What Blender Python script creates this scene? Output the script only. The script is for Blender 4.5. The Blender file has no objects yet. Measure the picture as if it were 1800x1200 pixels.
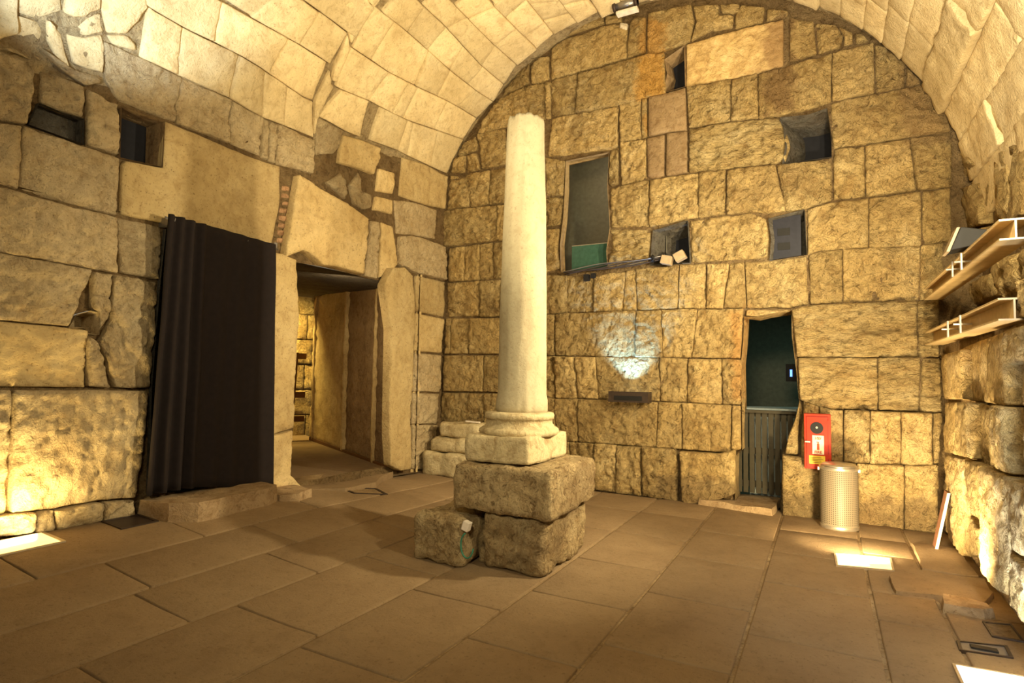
import bpy, bmesh, math, random
from mathutils import Vector, noise, Matrix
from mathutils.geometry import tessellate_polygon

# ------------------------------------------------------------------ camera
scene = bpy.context.scene
yaw, pitch, roll = math.radians(28.205), math.radians(3.155), math.radians(0.889)
fwd = Vector((-math.sin(yaw)*math.cos(pitch), math.cos(yaw)*math.cos(pitch), math.sin(pitch)))
r0 = Vector((math.cos(yaw), math.sin(yaw), 0)); u0 = r0.cross(fwd)
rgt = r0*math.cos(roll)+u0*math.sin(roll); upv = -r0*math.sin(roll)+u0*math.cos(roll)
cd = bpy.data.cameras.new('camera'); cam = bpy.data.objects.new('camera', cd)
scene.collection.objects.link(cam)
cd.sensor_width = 36; cd.lens = 36*1026.93/1800; cd.clip_start = 0.05
M = Matrix((rgt, upv, -fwd)).transposed().to_4x4(); M.translation = Vector((0, 0, 1.6))
cam.matrix_world = M
scene.camera = cam
# ------------------------------------------------------------------ view, world, lights
scene.view_settings.view_transform = 'Standard'
scene.view_settings.look = 'None'
scene.view_settings.gamma = 1
scene.view_settings.use_curve_mapping = False
scene.view_settings.exposure = 0.22
w = bpy.data.worlds.new('hall_air'); scene.world = w; w.use_nodes = True
w.node_tree.nodes['Background'].inputs[0].default_value = (1.0, 0.86, 0.60, 1)
w.node_tree.nodes['Background'].inputs[1].default_value = 0.22
COL = scene.collection
def area_lamp(name, loc, target, sx, sy, power, color, spread=180):
    l = bpy.data.lights.new(name, 'AREA'); l.shape = 'RECTANGLE'; l.size = sx; l.size_y = sy
    l.energy = power; l.color = color; l.spread = math.radians(spread)
    o = bpy.data.objects.new(name, l); COL.objects.link(o); o.location = loc
    o.rotation_euler = (Vector(target)-Vector(loc)).to_track_quat('-Z', 'Y').to_euler()
    return o
def spot_lamp(name, loc, target, power, color, angle=90, blend=.6, rad=.05):
    l = bpy.data.lights.new(name, 'SPOT'); l.energy = power; l.color = color
    l.spot_size = math.radians(angle); l.spot_blend = blend; l.shadow_soft_size = rad
    o = bpy.data.objects.new(name, l); COL.objects.link(o); o.location = loc
    o.rotation_euler = (Vector(target)-Vector(loc)).to_track_quat('-Z', 'Y').to_euler()
    return o
WARM = (1.0, 0.76, 0.40); SOFT = (1.0, 0.83, 0.52); COOL = (0.72, 0.86, 1.0)
# unseen fill lights added for the hall, and lamps on the right-hand ledge
area_lamp('vault_fill', (-2.7, 2.5, 2.4), (-3.1, 5.4, 6.8), 1.4, 0.8, 60, SOFT, 120)  # added fill without a fixture, brightens the vault
area_lamp('hall_fill', (-0.2, -1.0, 3.6), (-1.6, 7.8, 3.2), 1.2, 0.9, 105, SOFT, 120)  # added fill from behind the camera for the walls
spot_lamp('ledge_lamp', (0.85, 3.7, 3.1), (-1.9, 7.6, 3.2), 430, SOFT, 150, .6, .10)
spot_lamp('floodlight_beam', (0.80, 5.55, 2.85), (-3.4, 7.2, 3.4), 520, SOFT, 130, .9, .06)
spot_lamp('floodlight_low_beam', (0.78, 5.50, 2.75), (-3.0, 4.75, 1.2), 620, SOFT, 75, .8, .08)
spot_lamp('cool_corner_lamp', (-4.0, 1.2, 3.2), (-5.3, 2.65, 5.0), 520, COOL, 46, .7, .08)
spot_lamp('cool_floor_fill', (0.95, 3.5, 2.4), (0.6, 4.6, 0), 80, COOL, 80, .9, .08)  # added cool fill, brightens the floor beside the cold uplight
spot_lamp('cool_ledge_lamp', (0.6, 3.3, 2.9), (1.2, 5.0, 4.4), 110, COOL, 70, .7, .08)

# ------------------------------------------------------------------ surfaces of the hall
CX, CZ, R, YB = -2.2, 3.09, 3.68, 7.8
def xl(y): return -5.75+(y-2.5)*0.06
def sm(S, u, v, h):
    """point of surface S at (u, v), raised h metres into the hall"""
    if S == 'B': return (u, YB-h, v)
    if S == 'R': return (1.1-h, u, v)
    if S == 'Q': return (1.4-h, u, v)
    if S == 'F': return (u, v, floor_z(u, v)+h)
    if S == 'V':
        a = v/R; return (CX+(R-h)*math.cos(a), u, CZ+(R-h)*math.sin(a))
    if S == 'L':
        x = xl(u)+h
        if v > CZ:
            xc = CX-math.sqrt(max(0.01, R*R-(v-CZ)**2))
            if xc > x-h:
                nx = (CX-xc)/R; nz = (CZ-v)/R
                return (xc+h*nx, u, v+h*nz)
        return (x, u, v)
    if S == 'J':   # right-hand side wall of the passage
        return (-6.13-.88*u-.475*h, 7.45+.475*u-.88*h, v)
    if S == 'K':   # far wall of the passage
        return (-11.6-.475*u+.88*h, 9.9-.88*u-.475*h, v)
def floor_z(x, y):
    a = max(0, min(1, (-x-2.7)/2.9)); g = 1 if y < 4.5 else max(.35, 1-(y-4.5)*.26)
    return .235*a*a*(2-a)*g

# ------------------------------------------------------------------ materials
def nodes(name, rough=.9):
    m = bpy.data.materials.new(name); m.use_nodes = True; nt = m.node_tree
    b = nt.nodes['Principled BSDF']; b.inputs['Roughness'].default_value = rough
    b.inputs['Specular IOR Level'].default_value = .25
    return m, nt, b
def N(nt, t, **k):
    n = nt.nodes.new(t)
    for a, v in k.items():
        if a.startswith('i_'): n.inputs[int(a[2:])].default_value = v
        else: setattr(n, a, v)
    return n
def noise_tex(nt, vec, scale, detail=5, rough=.6, dist=0):
    n = nt.nodes.new('ShaderNodeTexNoise'); n.inputs['Scale'].default_value = scale
    n.inputs['Detail'].default_value = detail; n.inputs['Roughness'].default_value = rough
    n.inputs['Distortion'].default_value = dist
    nt.links.new(vec, n.inputs['Vector']); return n.outputs['Fac']
def ramp(nt, fac, stops):
    n = nt.nodes.new('ShaderNodeValToRGB'); e = n.color_ramp.elements
    while len(e) < len(stops): e.new(.5)
    for i, (p, c) in enumerate(stops): e[i].position = p; e[i].color = (*c, 1) if len(c) == 3 else c
    nt.links.new(fac, n.inputs[0]); return n.outputs[0]
def mix(nt, fac, a, b, mode='MIX'):
    n = nt.nodes.new('ShaderNodeMix'); n.data_type = 'RGBA'; n.blend_type = mode
    for s, v in ((0, fac), (6, a), (7, b)):
        if isinstance(v, (int, float)): n.inputs[s].default_value = v
        elif isinstance(v, tuple): n.inputs[s].default_value = (*v, 1)
        else: nt.links.new(v, n.inputs[s])
    return n.outputs[2]
def bump(nt, b, hs):
    last = None
    for h, st, d in hs:
        n = nt.nodes.new('ShaderNodeBump'); n.inputs['Strength'].default_value = st; n.inputs['Distance'].default_value = d
        nt.links.new(h, n.inputs['Height'])
        if last: nt.links.new(last, n.inputs['Normal'])
        last = n.outputs[0]
    nt.links.new(last, b.inputs['Normal'])
def stone_mat(name, lo, mid, hi, stain=(.16, .085, .03), stain_amt=.55, relief=1.0, fine=1.0, pit=.6, stretch=(1, 1, 1), var=.22, veins=True, dirt_shade=.6, scale=1.0, blot=.8, cav=.6, marks=()):
    m, nt, b = nodes(name, .92)
    geo = nt.nodes.new('ShaderNodeNewGeometry'); mp = nt.nodes.new('ShaderNodeMapping'); mp.inputs['Scale'].default_value = stretch
    nt.links.new(geo.outputs['Position'], mp.inputs[0]); P = mp.outputs[0]
    oi = nt.nodes.new('ShaderNodeObjectInfo')
    # each stone samples its own piece of the grain
    rs = nt.nodes.new('ShaderNodeVectorMath'); rs.operation = 'SCALE'; rs.inputs[0].default_value = (37, 53, 71)
    nt.links.new(oi.outputs['Random'], rs.inputs['Scale'])
    ra = nt.nodes.new('ShaderNodeVectorMath'); ra.operation = 'ADD'; nt.links.new(P, ra.inputs[0]); nt.links.new(rs.outputs[0], ra.inputs[1]); Q = ra.outputs[0]
    n1 = noise_tex(nt, P, 1.6*scale, 6, .62, .3)
    n2 = noise_tex(nt, Q, 8*scale, 7, .68, .8)
    n3 = noise_tex(nt, Q, 42*scale, 4, .7)
    rd = nt.nodes.new('ShaderNodeTexNoise'); rd.noise_type = 'RIDGED_MULTIFRACTAL'; rd.normalize = True
    rd.inputs['Scale'].default_value = 7.5*scale; rd.inputs['Detail'].default_value = 4; rd.inputs['Roughness'].default_value = .55; rd.inputs['Distortion'].default_value = .5
    nt.links.new(Q, rd.inputs['Vector']); ridge = rd.outputs['Fac']
    c = ramp(nt, n1, [(.3, lo), (.5, mid), (.7, hi)])
    c2 = ramp(nt, n2, [(.34, (.62, .54, .44)), (.5, (1, 1, 1)), (.70, (1.16, 1.17, 1.14))])
    c = mix(nt, blot, c, c2, 'MULTIPLY')
    n4 = noise_tex(nt, Q, 11*scale, 6, .6, 1.0)
    cv_ = ramp(nt, n4, [(.34, (1, 1, 1)), (.45, (0, 0, 0))])  # low spots of the grain darkened, crevice shade put into the colour
    cm = nt.nodes.new('ShaderNodeMath'); cm.operation = 'MULTIPLY'; cm.inputs[1].default_value = cav
    nt.links.new(cv_, cm.inputs[0]); c = mix(nt, cm.outputs[0], c, (lo[0]*.50, lo[1]*.44, lo[2]*.38))
    # grime plus crevice shade painted dark along the broken ridges and cracks
    rg = ramp(nt, ridge, [(.44, (0, 0, 0)), (.66, (1, 1, 1))])
    dm = nt.nodes.new('ShaderNodeMath'); dm.operation = 'MULTIPLY'; dm.inputs[1].default_value = dirt_shade
    nt.links.new(rg, dm.inputs[0]); c = mix(nt, dm.outputs[0], c, (lo[0]*.55, lo[1]*.46, lo[2]*.40))
    s = ramp(nt, noise_tex(nt, P, .8, 5, .65, .8), [(.54, (0, 0, 0)), (.72, (1, 1, 1))])
    sm_ = nt.nodes.new('ShaderNodeMath'); sm_.operation = 'MULTIPLY'; sm_.inputs[1].default_value = stain_amt
    nt.links.new(s, sm_.inputs[0]); c = mix(nt, sm_.outputs[0], c, stain)
    if marks:
        sx = nt.nodes.new('ShaderNodeSeparateXYZ'); nt.links.new(geo.outputs['Position'], sx.inputs[0])
        wob = noise_tex(nt, P, 3.5, 4, .6)
        def mm(op, a_, b_=0.0, c_=None):
            n = nt.nodes.new('ShaderNodeMath'); n.operation = op
            for i, v in enumerate((a_, b_, c_)):
                if v is None: continue
                if isinstance(v, (int, float)): n.inputs[i].default_value = v
                else: nt.links.new(v, n.inputs[i])
            return n.outputs[0]
        off_ = mm('MULTIPLY', mm('SUBTRACT', wob, .5), .5)
        def band(sock, a_, b_, soft):
            d_ = mm('ABSOLUTE', mm('SUBTRACT', mm('ADD', sock, off_), (a_+b_)/2))
            mr = nt.nodes.new('ShaderNodeMapRange'); mr.interpolation_type = 'SMOOTHSTEP'
            nt.links.new(d_, mr.inputs[0]); mr.inputs[1].default_value = (b_-a_)/2-soft/2; mr.inputs[2].default_value = (b_-a_)/2+soft/2
            mr.inputs[3].default_value = 1; mr.inputs[4].default_value = 0; return mr.outputs[0]
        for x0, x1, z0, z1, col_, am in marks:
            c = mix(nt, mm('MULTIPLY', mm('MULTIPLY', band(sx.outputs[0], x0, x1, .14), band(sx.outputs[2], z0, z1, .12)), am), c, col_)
    pt = ramp(nt, n3, [(.32, (1, 1, 1)), (.42, (0, 0, 0))])
    pm = nt.nodes.new('ShaderNodeMath'); pm.operation = 'MULTIPLY'; pm.inputs[1].default_value = pit
    nt.links.new(pt, pm.inputs[0]); c = mix(nt, pm.outputs[0], c, (lo[0]*.4, lo[1]*.34, lo[2]*.3))
    rv = nt.nodes.new('ShaderNodeMapRange'); rv.inputs[3].default_value = 1-var; rv.inputs[4].default_value = 1+var*.6
    nt.links.new(oi.outputs['Random'], rv.inputs[0])
    cc = nt.nodes.new('ShaderNodeCombineColor')
    for i in range(3): nt.links.new(rv.outputs[0], cc.inputs[i])
    c = mix(nt, 1.0, c, cc.outputs[0], 'MULTIPLY')
    nt.links.new(c, b.inputs['Base Color'])
    inv = nt.nodes.new('ShaderNodeMath'); inv.operation = 'SUBTRACT'; inv.inputs[0].default_value = 1; nt.links.new(ridge, inv.inputs[1])
    hs = [(n2, min(1, 1.0*relief), .16*relief), (inv.outputs[0], min(1, .8*relief), .07*relief), (n4, min(1, 1.0*relief), .11*relief), (n3, .7*fine, .012)]
    if veins:
        vo = nt.nodes.new('ShaderNodeTexVoronoi'); vo.feature = 'DISTANCE_TO_EDGE'; vo.inputs['Scale'].default_value = 3.4
        ad = nt.nodes.new('ShaderNodeVectorMath'); ad.operation = 'ADD'
        wn = nt.nodes.new('ShaderNodeTexNoise'); wn.inputs['Scale'].default_value = 4; wn.inputs['Detail'].default_value = 4
        nt.links.new(Q, wn.inputs['Vector'])
        sc = nt.nodes.new('ShaderNodeVectorMath'); sc.operation = 'SCALE'; sc.inputs['Scale'].default_value = .6
        nt.links.new(wn.outputs['Color'], sc.inputs[0]); nt.links.new(Q, ad.inputs[0]); nt.links.new(sc.outputs[0], ad.inputs[1])
        nt.links.new(ad.outputs[0], vo.inputs['Vector'])
        crack = ramp(nt, vo.outputs['Distance'], [(0, (0, 0, 0)), (.03, (1, 1, 1))])
        hs.insert(1, (crack, .5*relief, .02))
    bump(nt, b, hs)
    return m
MAT = {}
STAIN_SHADE_MARKS = ((-2.30, -1.84, 5.38, 6.02, (.86, .46, .10), .85), (-2.22, -1.92, 6.0, 6.6, (.80, .42, .10), .7), (-2.12, -1.94, 4.9, 5.4, (.80, .42, .10), .7),
          (-.64, -.30, 4.86, 6.1, (.30, .18, .075), .8), (-.86, -.78, 1.3, 2.5, (.72, .36, .10), .4), (-1.05, -.88, 1.3, 2.45, (.72, .36, .10), .6), (.80, 1.4, 4.2, 5.2, (.34, .21, .09), .6),  # brown patch at the upper right is a shadow painted into the stone
          (-2.0, 1.3, -.1, .32, (.22, .15, .075), .6))  # last mark makes the wall darker along its foot
MAT['wall'] = stone_mat('back_limestone', (.55, .375, .145), (.70, .495, .205), (.83, .63, .30), relief=1.2, marks=STAIN_SHADE_MARKS, stain_amt=.4, dirt_shade=.42, cav=.5, pit=.3)
MAT['wall_smooth'] = stone_mat('back_limestone_dressed', (.50, .33, .125), (.64, .45, .195), (.74, .56, .27), relief=.5, marks=STAIN_SHADE_MARKS, stain_amt=.45, dirt_shade=.25, cav=.2, pit=.3)
MAT['left'] = stone_mat('left_limestone', (.46, .34, .175), (.58, .45, .255), (.67, .54, .33), relief=.7, blot=.55, fine=1.6, stain_amt=.3, dirt_shade=.3, cav=.35)
MAT['smooth'] = stone_mat('smooth_limestone', (.47, .33, .14), (.58, .43, .20), (.66, .51, .26), relief=.25, blot=.5, fine=1.5, stain_amt=.3, veins=False, dirt_shade=.12, pit=.75, cav=.15)
MAT['vault'] = stone_mat('vault_limestone', (.64, .49, .25), (.75, .595, .325), (.82, .68, .40), relief=.3, blot=.5, fine=1.4, stain_amt=.18, pit=.55, var=.15, veins=False, dirt_shade=.14, cav=.1)
MAT['ripple'] = stone_mat('rippled_limestone', (.55, .375, .145), (.70, .51, .22), (.82, .64, .32), relief=1.0, marks=STAIN_SHADE_MARKS, stretch=(1, 1, 2.2), veins=False, dirt_shade=.35, stain_amt=.3, cav=.6)
MAT['orange'] = stone_mat('orange_stained_limestone', (.72, .38, .08), (.88, .48, .11), (.82, .54, .19), relief=.9, stain_amt=.2, dirt_shade=.3, cav=.3)
MAT['pale'] = stone_mat('pale_plaster_patch', (.62, .52, .36), (.74, .66, .50), (.8, .74, .6), relief=.4, stain_amt=0, dirt_shade=.1, cav=.1)
MAT['brown'] = stone_mat('brown_limestone', (.25, .165, .08), (.31, .21, .105), (.37, .26, .135), relief=.4, stain_amt=.2, veins=False, dirt_shade=.3, cav=.3)  # darker brown tone for some stones, reveals and passage slabs
MAT['brick'] = stone_mat('reddish_brick', (.36, .20, .10), (.44, .25, .13), (.5, .32, .17), relief=.4, stain_amt=.1, veins=False)
MAT['right'] = stone_mat('right_limestone', (.50, .34, .13), (.68, .49, .21), (.82, .64, .35), relief=1.0, stain_amt=.45, dirt_shade=.5)
MAT['dark_mortar'] = stone_mat('mortar', (.24, .155, .07), (.33, .22, .10), (.42, .295, .145), relief=1, stain_amt=.3, veins=False)
MAT['vault_mortar'] = stone_mat('vault_mortar', (.44, .33, .17), (.54, .41, .22), (.62, .49, .28), relief=1, stain_amt=.3, veins=False)
MAT['block'] = stone_mat('pitted_block_stone', (.46, .32, .15), (.62, .46, .235), (.74, .58, .32), stain=(.14, .085, .04), stain_amt=.6, relief=.9, pit=.95, veins=False, var=.06, dirt_shade=.6, scale=1.5, cav=.8)
MAT['column'] = stone_mat('column_limestone', (.385, .325, .205), (.43, .37, .235), (.48, .42, .275), stain=(.44, .32, .16), stain_amt=.2, relief=.03, fine=.6, pit=.35, veins=False, var=.02, dirt_shade=.0, cav=.06, blot=.3)
MAT['base'] = stone_mat('column_base_limestone', (.45, .36, .19), (.54, .44, .25), (.61, .52, .32), stain=(.32, .22, .10), stain_amt=.35, relief=.35, pit=.4, veins=False, var=.03, dirt_shade=.25, cav=.3)
MAT['floor'] = stone_mat('paving_stone', (.235, .158, .083), (.26, .178, .094), (.29, .203, .11), stain=(.17, .11, .056), stain_amt=.35, relief=.02, fine=.9, pit=.45, veins=False, var=.08, dirt_shade=.0, cav=.05, blot=.25)
MAT['grout'] = stone_mat('paving_grout', (.16, .105, .05), (.27, .185, .09), (.44, .33, .18), relief=.3, stain_amt=.3, veins=False)
MAT['threshold'] = stone_mat('threshold_stone', (.26, .18, .095), (.33, .23, .125), (.40, .29, .165), relief=.4, stain_amt=.4, veins=False, dirt_shade=.3, cav=.3)
MAT['recess_shade'] = stone_mat('shaded_recess_stone', (.09, .08, .065), (.13, .115, .09), (.18, .16, .125), relief=.8, stain_amt=.2, veins=False)  # dark colour paints shade into niches, the doorway and the passage ceiling
def flat(name, col, rough=.5, metal=0, emit=None, power=0, bumpy=0):
    m, nt, b = nodes(name, rough)
    b.inputs['Metallic'].default_value = metal
    geo = nt.nodes.new('ShaderNodeNewGeometry')
    f = noise_tex(nt, geo.outputs['Position'], 18, 4)
    c = ramp(nt, f, [(.3, tuple(x*.82 for x in col)), (.7, tuple(min(1, x*1.1) for x in col))])
    nt.links.new(c, b.inputs['Base Color'])
    if bumpy: bump(nt, b, [(noise_tex(nt, geo.outputs['Position'], 220, 3), bumpy, .002)])
    if emit:
        b.inputs['Emission Color'].default_value = (*emit, 1); b.inputs['Emission Strength'].default_value = power
    return m
MAT['curtain'] = flat('black_curtain_cloth', (.016, .011, .010), .95, bumpy=.6)
MAT['rod'] = flat('grey_rod_metal', (.32, .30, .28), .35, .8)
MAT['red'] = flat('red_enamel', (.45, .028, .007), .4)
MAT['red_dark'] = flat('dark_red_seam', (.22, .015, .008), .5)
MAT['black'] = flat('black_plastic', (.012, .011, .010), .6)
MAT['white_sign'] = flat('cream_sign', (.80, .70, .48), .5)
MAT['yellow_sign'] = flat('yellow_label', (.78, .56, .06), .5)
MAT['print_red'] = flat('red_print', (.50, .06, .015), .5)
MAT['print_dark'] = flat('brown_print', (.20, .10, .02), .5)
MAT['steel'] = flat('brushed_steel', (.62, .56, .46), .32, .85)
MAT['beam'] = flat('painted_beam_steel', (.50, .36, .17), .55, .15, bumpy=.3)
MAT['beam_edge'] = flat('cut_beam_end', (.50, .43, .34), .5, .2)
MAT['bolt'] = flat('bright_zinc_bolt', (.8, .78, .7), .3, .8)
MAT['plaque'] = flat('dark_bronze_fixture', (.055, .038, .028), .45, .3)
MAT['gate'] = flat('dark_green_painted_wood', (.045, .038, .022), .7)
MAT['wood'] = flat('brown_rail_wood', (.14, .065, .02), .7)
MAT['rim'] = flat('metal_light_rim', (.55, .45, .30), .4, .5)
MAT['board_white'] = flat('pale_board_edge', (.75, .66, .5), .6)
MAT['board_red'] = flat('reddish_board_face', (.20, .09, .05), .6)
MAT['shelf'] = flat('pale_shelf', (.35, .42, .42), .35)
MAT['dark_room'] = flat('dark_green_room_wall', (.15, .15, .11), .8)
MAT['void'] = flat('unlit_recess_back', (.018, .018, .022), .9)  # near-black colour paints in the darkness at the niche backs
MAT['cloth_grey'] = flat('dim_window_wall', (.22, .20, .15), .8)
MAT['cable'] = flat('dark_cable_sheath', (.05, .035, .025), .6)
MAT['cable_green'] = flat('green_cable_sheath', (.05, .22, .14), .5)
MAT['lamp_box'] = flat('tan_lamp_housing', (.42, .31, .18), .45)
MAT['lamp_grey'] = flat('grey_lamp_housing', (.022, .022, .03), .4, .3)
MAT['mesh_dark'] = flat('punched_hole_shadow', (.16, .12, .07), .7)
MAT['hatch'] = flat('grey_hatch_metal', (.20, .18, .16), .5, .4)
MAT['paper'] = flat('white_paper', (.8, .72, .6), .7)
MAT['warm_glass'] = flat('lit_warm_glass', (.9, .8, .6), .3, emit=(1.0, .70, .26), power=1.1)
MAT['cool_glass'] = flat('lit_white_glass', (.9, .9, .9), .3, emit=(.80, .90, 1.0), power=3.5)
MAT['warm_bulb'] = flat('lit_lamp_core', (.9, .8, .6), .3, emit=(1.0, .88, .6), power=9)
MAT['blue_led'] = flat('blue_indicator', (.1, .2, .9), .3, emit=(.1, .25, 1.0), power=3)
def glass(name, col, rough=.03, alpha=.4):
    m = bpy.data.materials.new(name); m.use_nodes = True; nt = m.node_tree
    nt.nodes.clear(); o = nt.nodes.new('ShaderNodeOutputMaterial')
    a = nt.nodes.new('ShaderNodeBsdfTransparent'); a.inputs[0].default_value = (*col, 1)
    g = nt.nodes.new('ShaderNodeBsdfGlossy'); g.inputs[0].default_value = (.7, .9, .85, 1); g.inputs['Roughness'].default_value = rough
    lw = nt.nodes.new('ShaderNodeLayerWeight'); lw.inputs[0].default_value = alpha
    mx = nt.nodes.new('ShaderNodeMixShader'); nt.links.new(lw.outputs['Fresnel'], mx.inputs[0])
    nt.links.new(a.outputs[0], mx.inputs[1]); nt.links.new(g.outputs[0], mx.inputs[2]); nt.links.new(mx.outputs[0], o.inputs[0])
    return m
MAT['glass'] = glass('dim_window_glass', (.78, .74, .64), .05, .25)
MAT['green_glass'] = flat('green_tinted_glass_sheet', (.045, .105, .075), .15)

# ------------------------------------------------------------------ mesh helpers
def mesh_obj(name, verts, faces, mat, parent=None, smooth=False, mats=None, fmat=None):
    me = bpy.data.meshes.new(name); me.from_pydata(verts, [], faces)
    for mm in (mats or [mat]): me.materials.append(mm)
    if fmat: me.polygons.foreach_set('material_index', fmat)
    if smooth: me.polygons.foreach_set('use_smooth', [True]*len(faces))
    me.update()
    o = bpy.data.objects.new(name, me); COL.objects.link(o)
    if parent is not None: o.parent = parent; o.matrix_parent_inverse = Matrix.Translation(-parent.location)
    return o
def tag(o, label=None, cat=None, group=None, kind=None):
    if label: o['label'] = label
    if cat: o['category'] = cat
    if group: o['group'] = group
    if kind: o['kind'] = kind
    return o
def empty(name, loc, label, cat, group=None):
    o = bpy.data.objects.new(name, None); COL.objects.link(o); o.location = loc; o.empty_display_size = .1
    o.matrix_basis = Matrix.Translation(loc)
    return tag(o, label, cat, group)
def bm_obj(name, bm, mat, parent=None, smooth=False, bevel=0):
    if bevel:
        bmesh.ops.bevel(bm, geom=bm.edges[:], offset=bevel, segments=2, affect='EDGES', profile=.6)
    bmesh.ops.recalc_face_normals(bm, faces=bm.faces[:])
    me = bpy.data.meshes.new(name); bm.to_mesh(me); bm.free(); me.materials.append(mat)
    if smooth: me.polygons.foreach_set('use_smooth', [True]*len(me.polygons))
    o = bpy.data.objects.new(name, me); COL.objects.link(o)
    if parent is not None: o.parent = parent; o.matrix_parent_inverse = Matrix.Translation(-parent.location)
    return o
def box(bm, lo, hi, rot=None, piv=None):
    c = [(lo[i]+hi[i])/2 for i in range(3)]; s = [hi[i]-lo[i] for i in range(3)]
    v = bmesh.ops.create_cube(bm, size=1)['verts']
    for q in v: q.co = Vector((q.co.x*s[0]+c[0], q.co.y*s[1]+c[1], q.co.z*s[2]+c[2]))
    if rot: 
        p = Vector(piv if piv else c)
        for q in v: q.co = rot @ (q.co-p)+p
    return v
def prism(bm, pts, a, b):
    """convex or concave outline pts swept from offset vector a to b"""
    n = len(pts); A = [bm.verts.new(Vector(p)+Vector(a)) for p in pts]; B = [bm.verts.new(Vector(p)+Vector(b)) for p in pts]
    bm.faces.new(A); bm.faces.new(B[::-1])
    for i in range(n): bm.faces.new((A[i], B[i], B[(i+1) % n], A[(i+1) % n]))
def tube(bm, pts, r, seg=8):
    rings = []
    for i, p in enumerate(pts):
        p = Vector(p); d = (Vector(pts[min(i+1, len(pts)-1)])-Vector(pts[max(i-1, 0)])).normalized()
        a = d.orthogonal().normalized(); b = d.cross(a)
        rings.append([bm.verts.new(p+(a*math.cos(t)+b*math.sin(t))*r) for t in [2*math.pi*k/seg for k in range(seg)]])
    for i in range(len(rings)-1):
        # keep rings aligned
        best = min(range(seg), key=lambda s: (rings[i][0].co-rings[i+1][s].co).length)
        rings[i+1] = rings[i+1][best:]+rings[i+1][:best]
        for k in range(seg): bm.faces.new((rings[i][k], rings[i][(k+1) % seg], rings[i+1][(k+1) % seg], rings[i+1][k]))
    bm.faces.new(rings[0][::-1]); bm.faces.new(rings[-1])
def lathe(bm, prof, cx, cy, seg=48, fn=None):
    rings = []
    for r, z in prof:
        rings.append([bm.verts.new((cx+r*math.cos(t), cy+r*math.sin(t), z)) for t in [2*math.pi*k/seg for k in range(seg)]])
    for i in range(len(rings)-1):
        for k in range(seg): bm.faces.new((rings[i][k], rings[i][(k+1) % seg], rings[i+1][(k+1) % seg], rings[i+1][k]))
    bm.faces.new(rings[0][::-1]); bm.faces.new(rings[-1])
    if fn:
        for rg in rings:
            for v in rg: v.co = fn(v.co)

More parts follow.
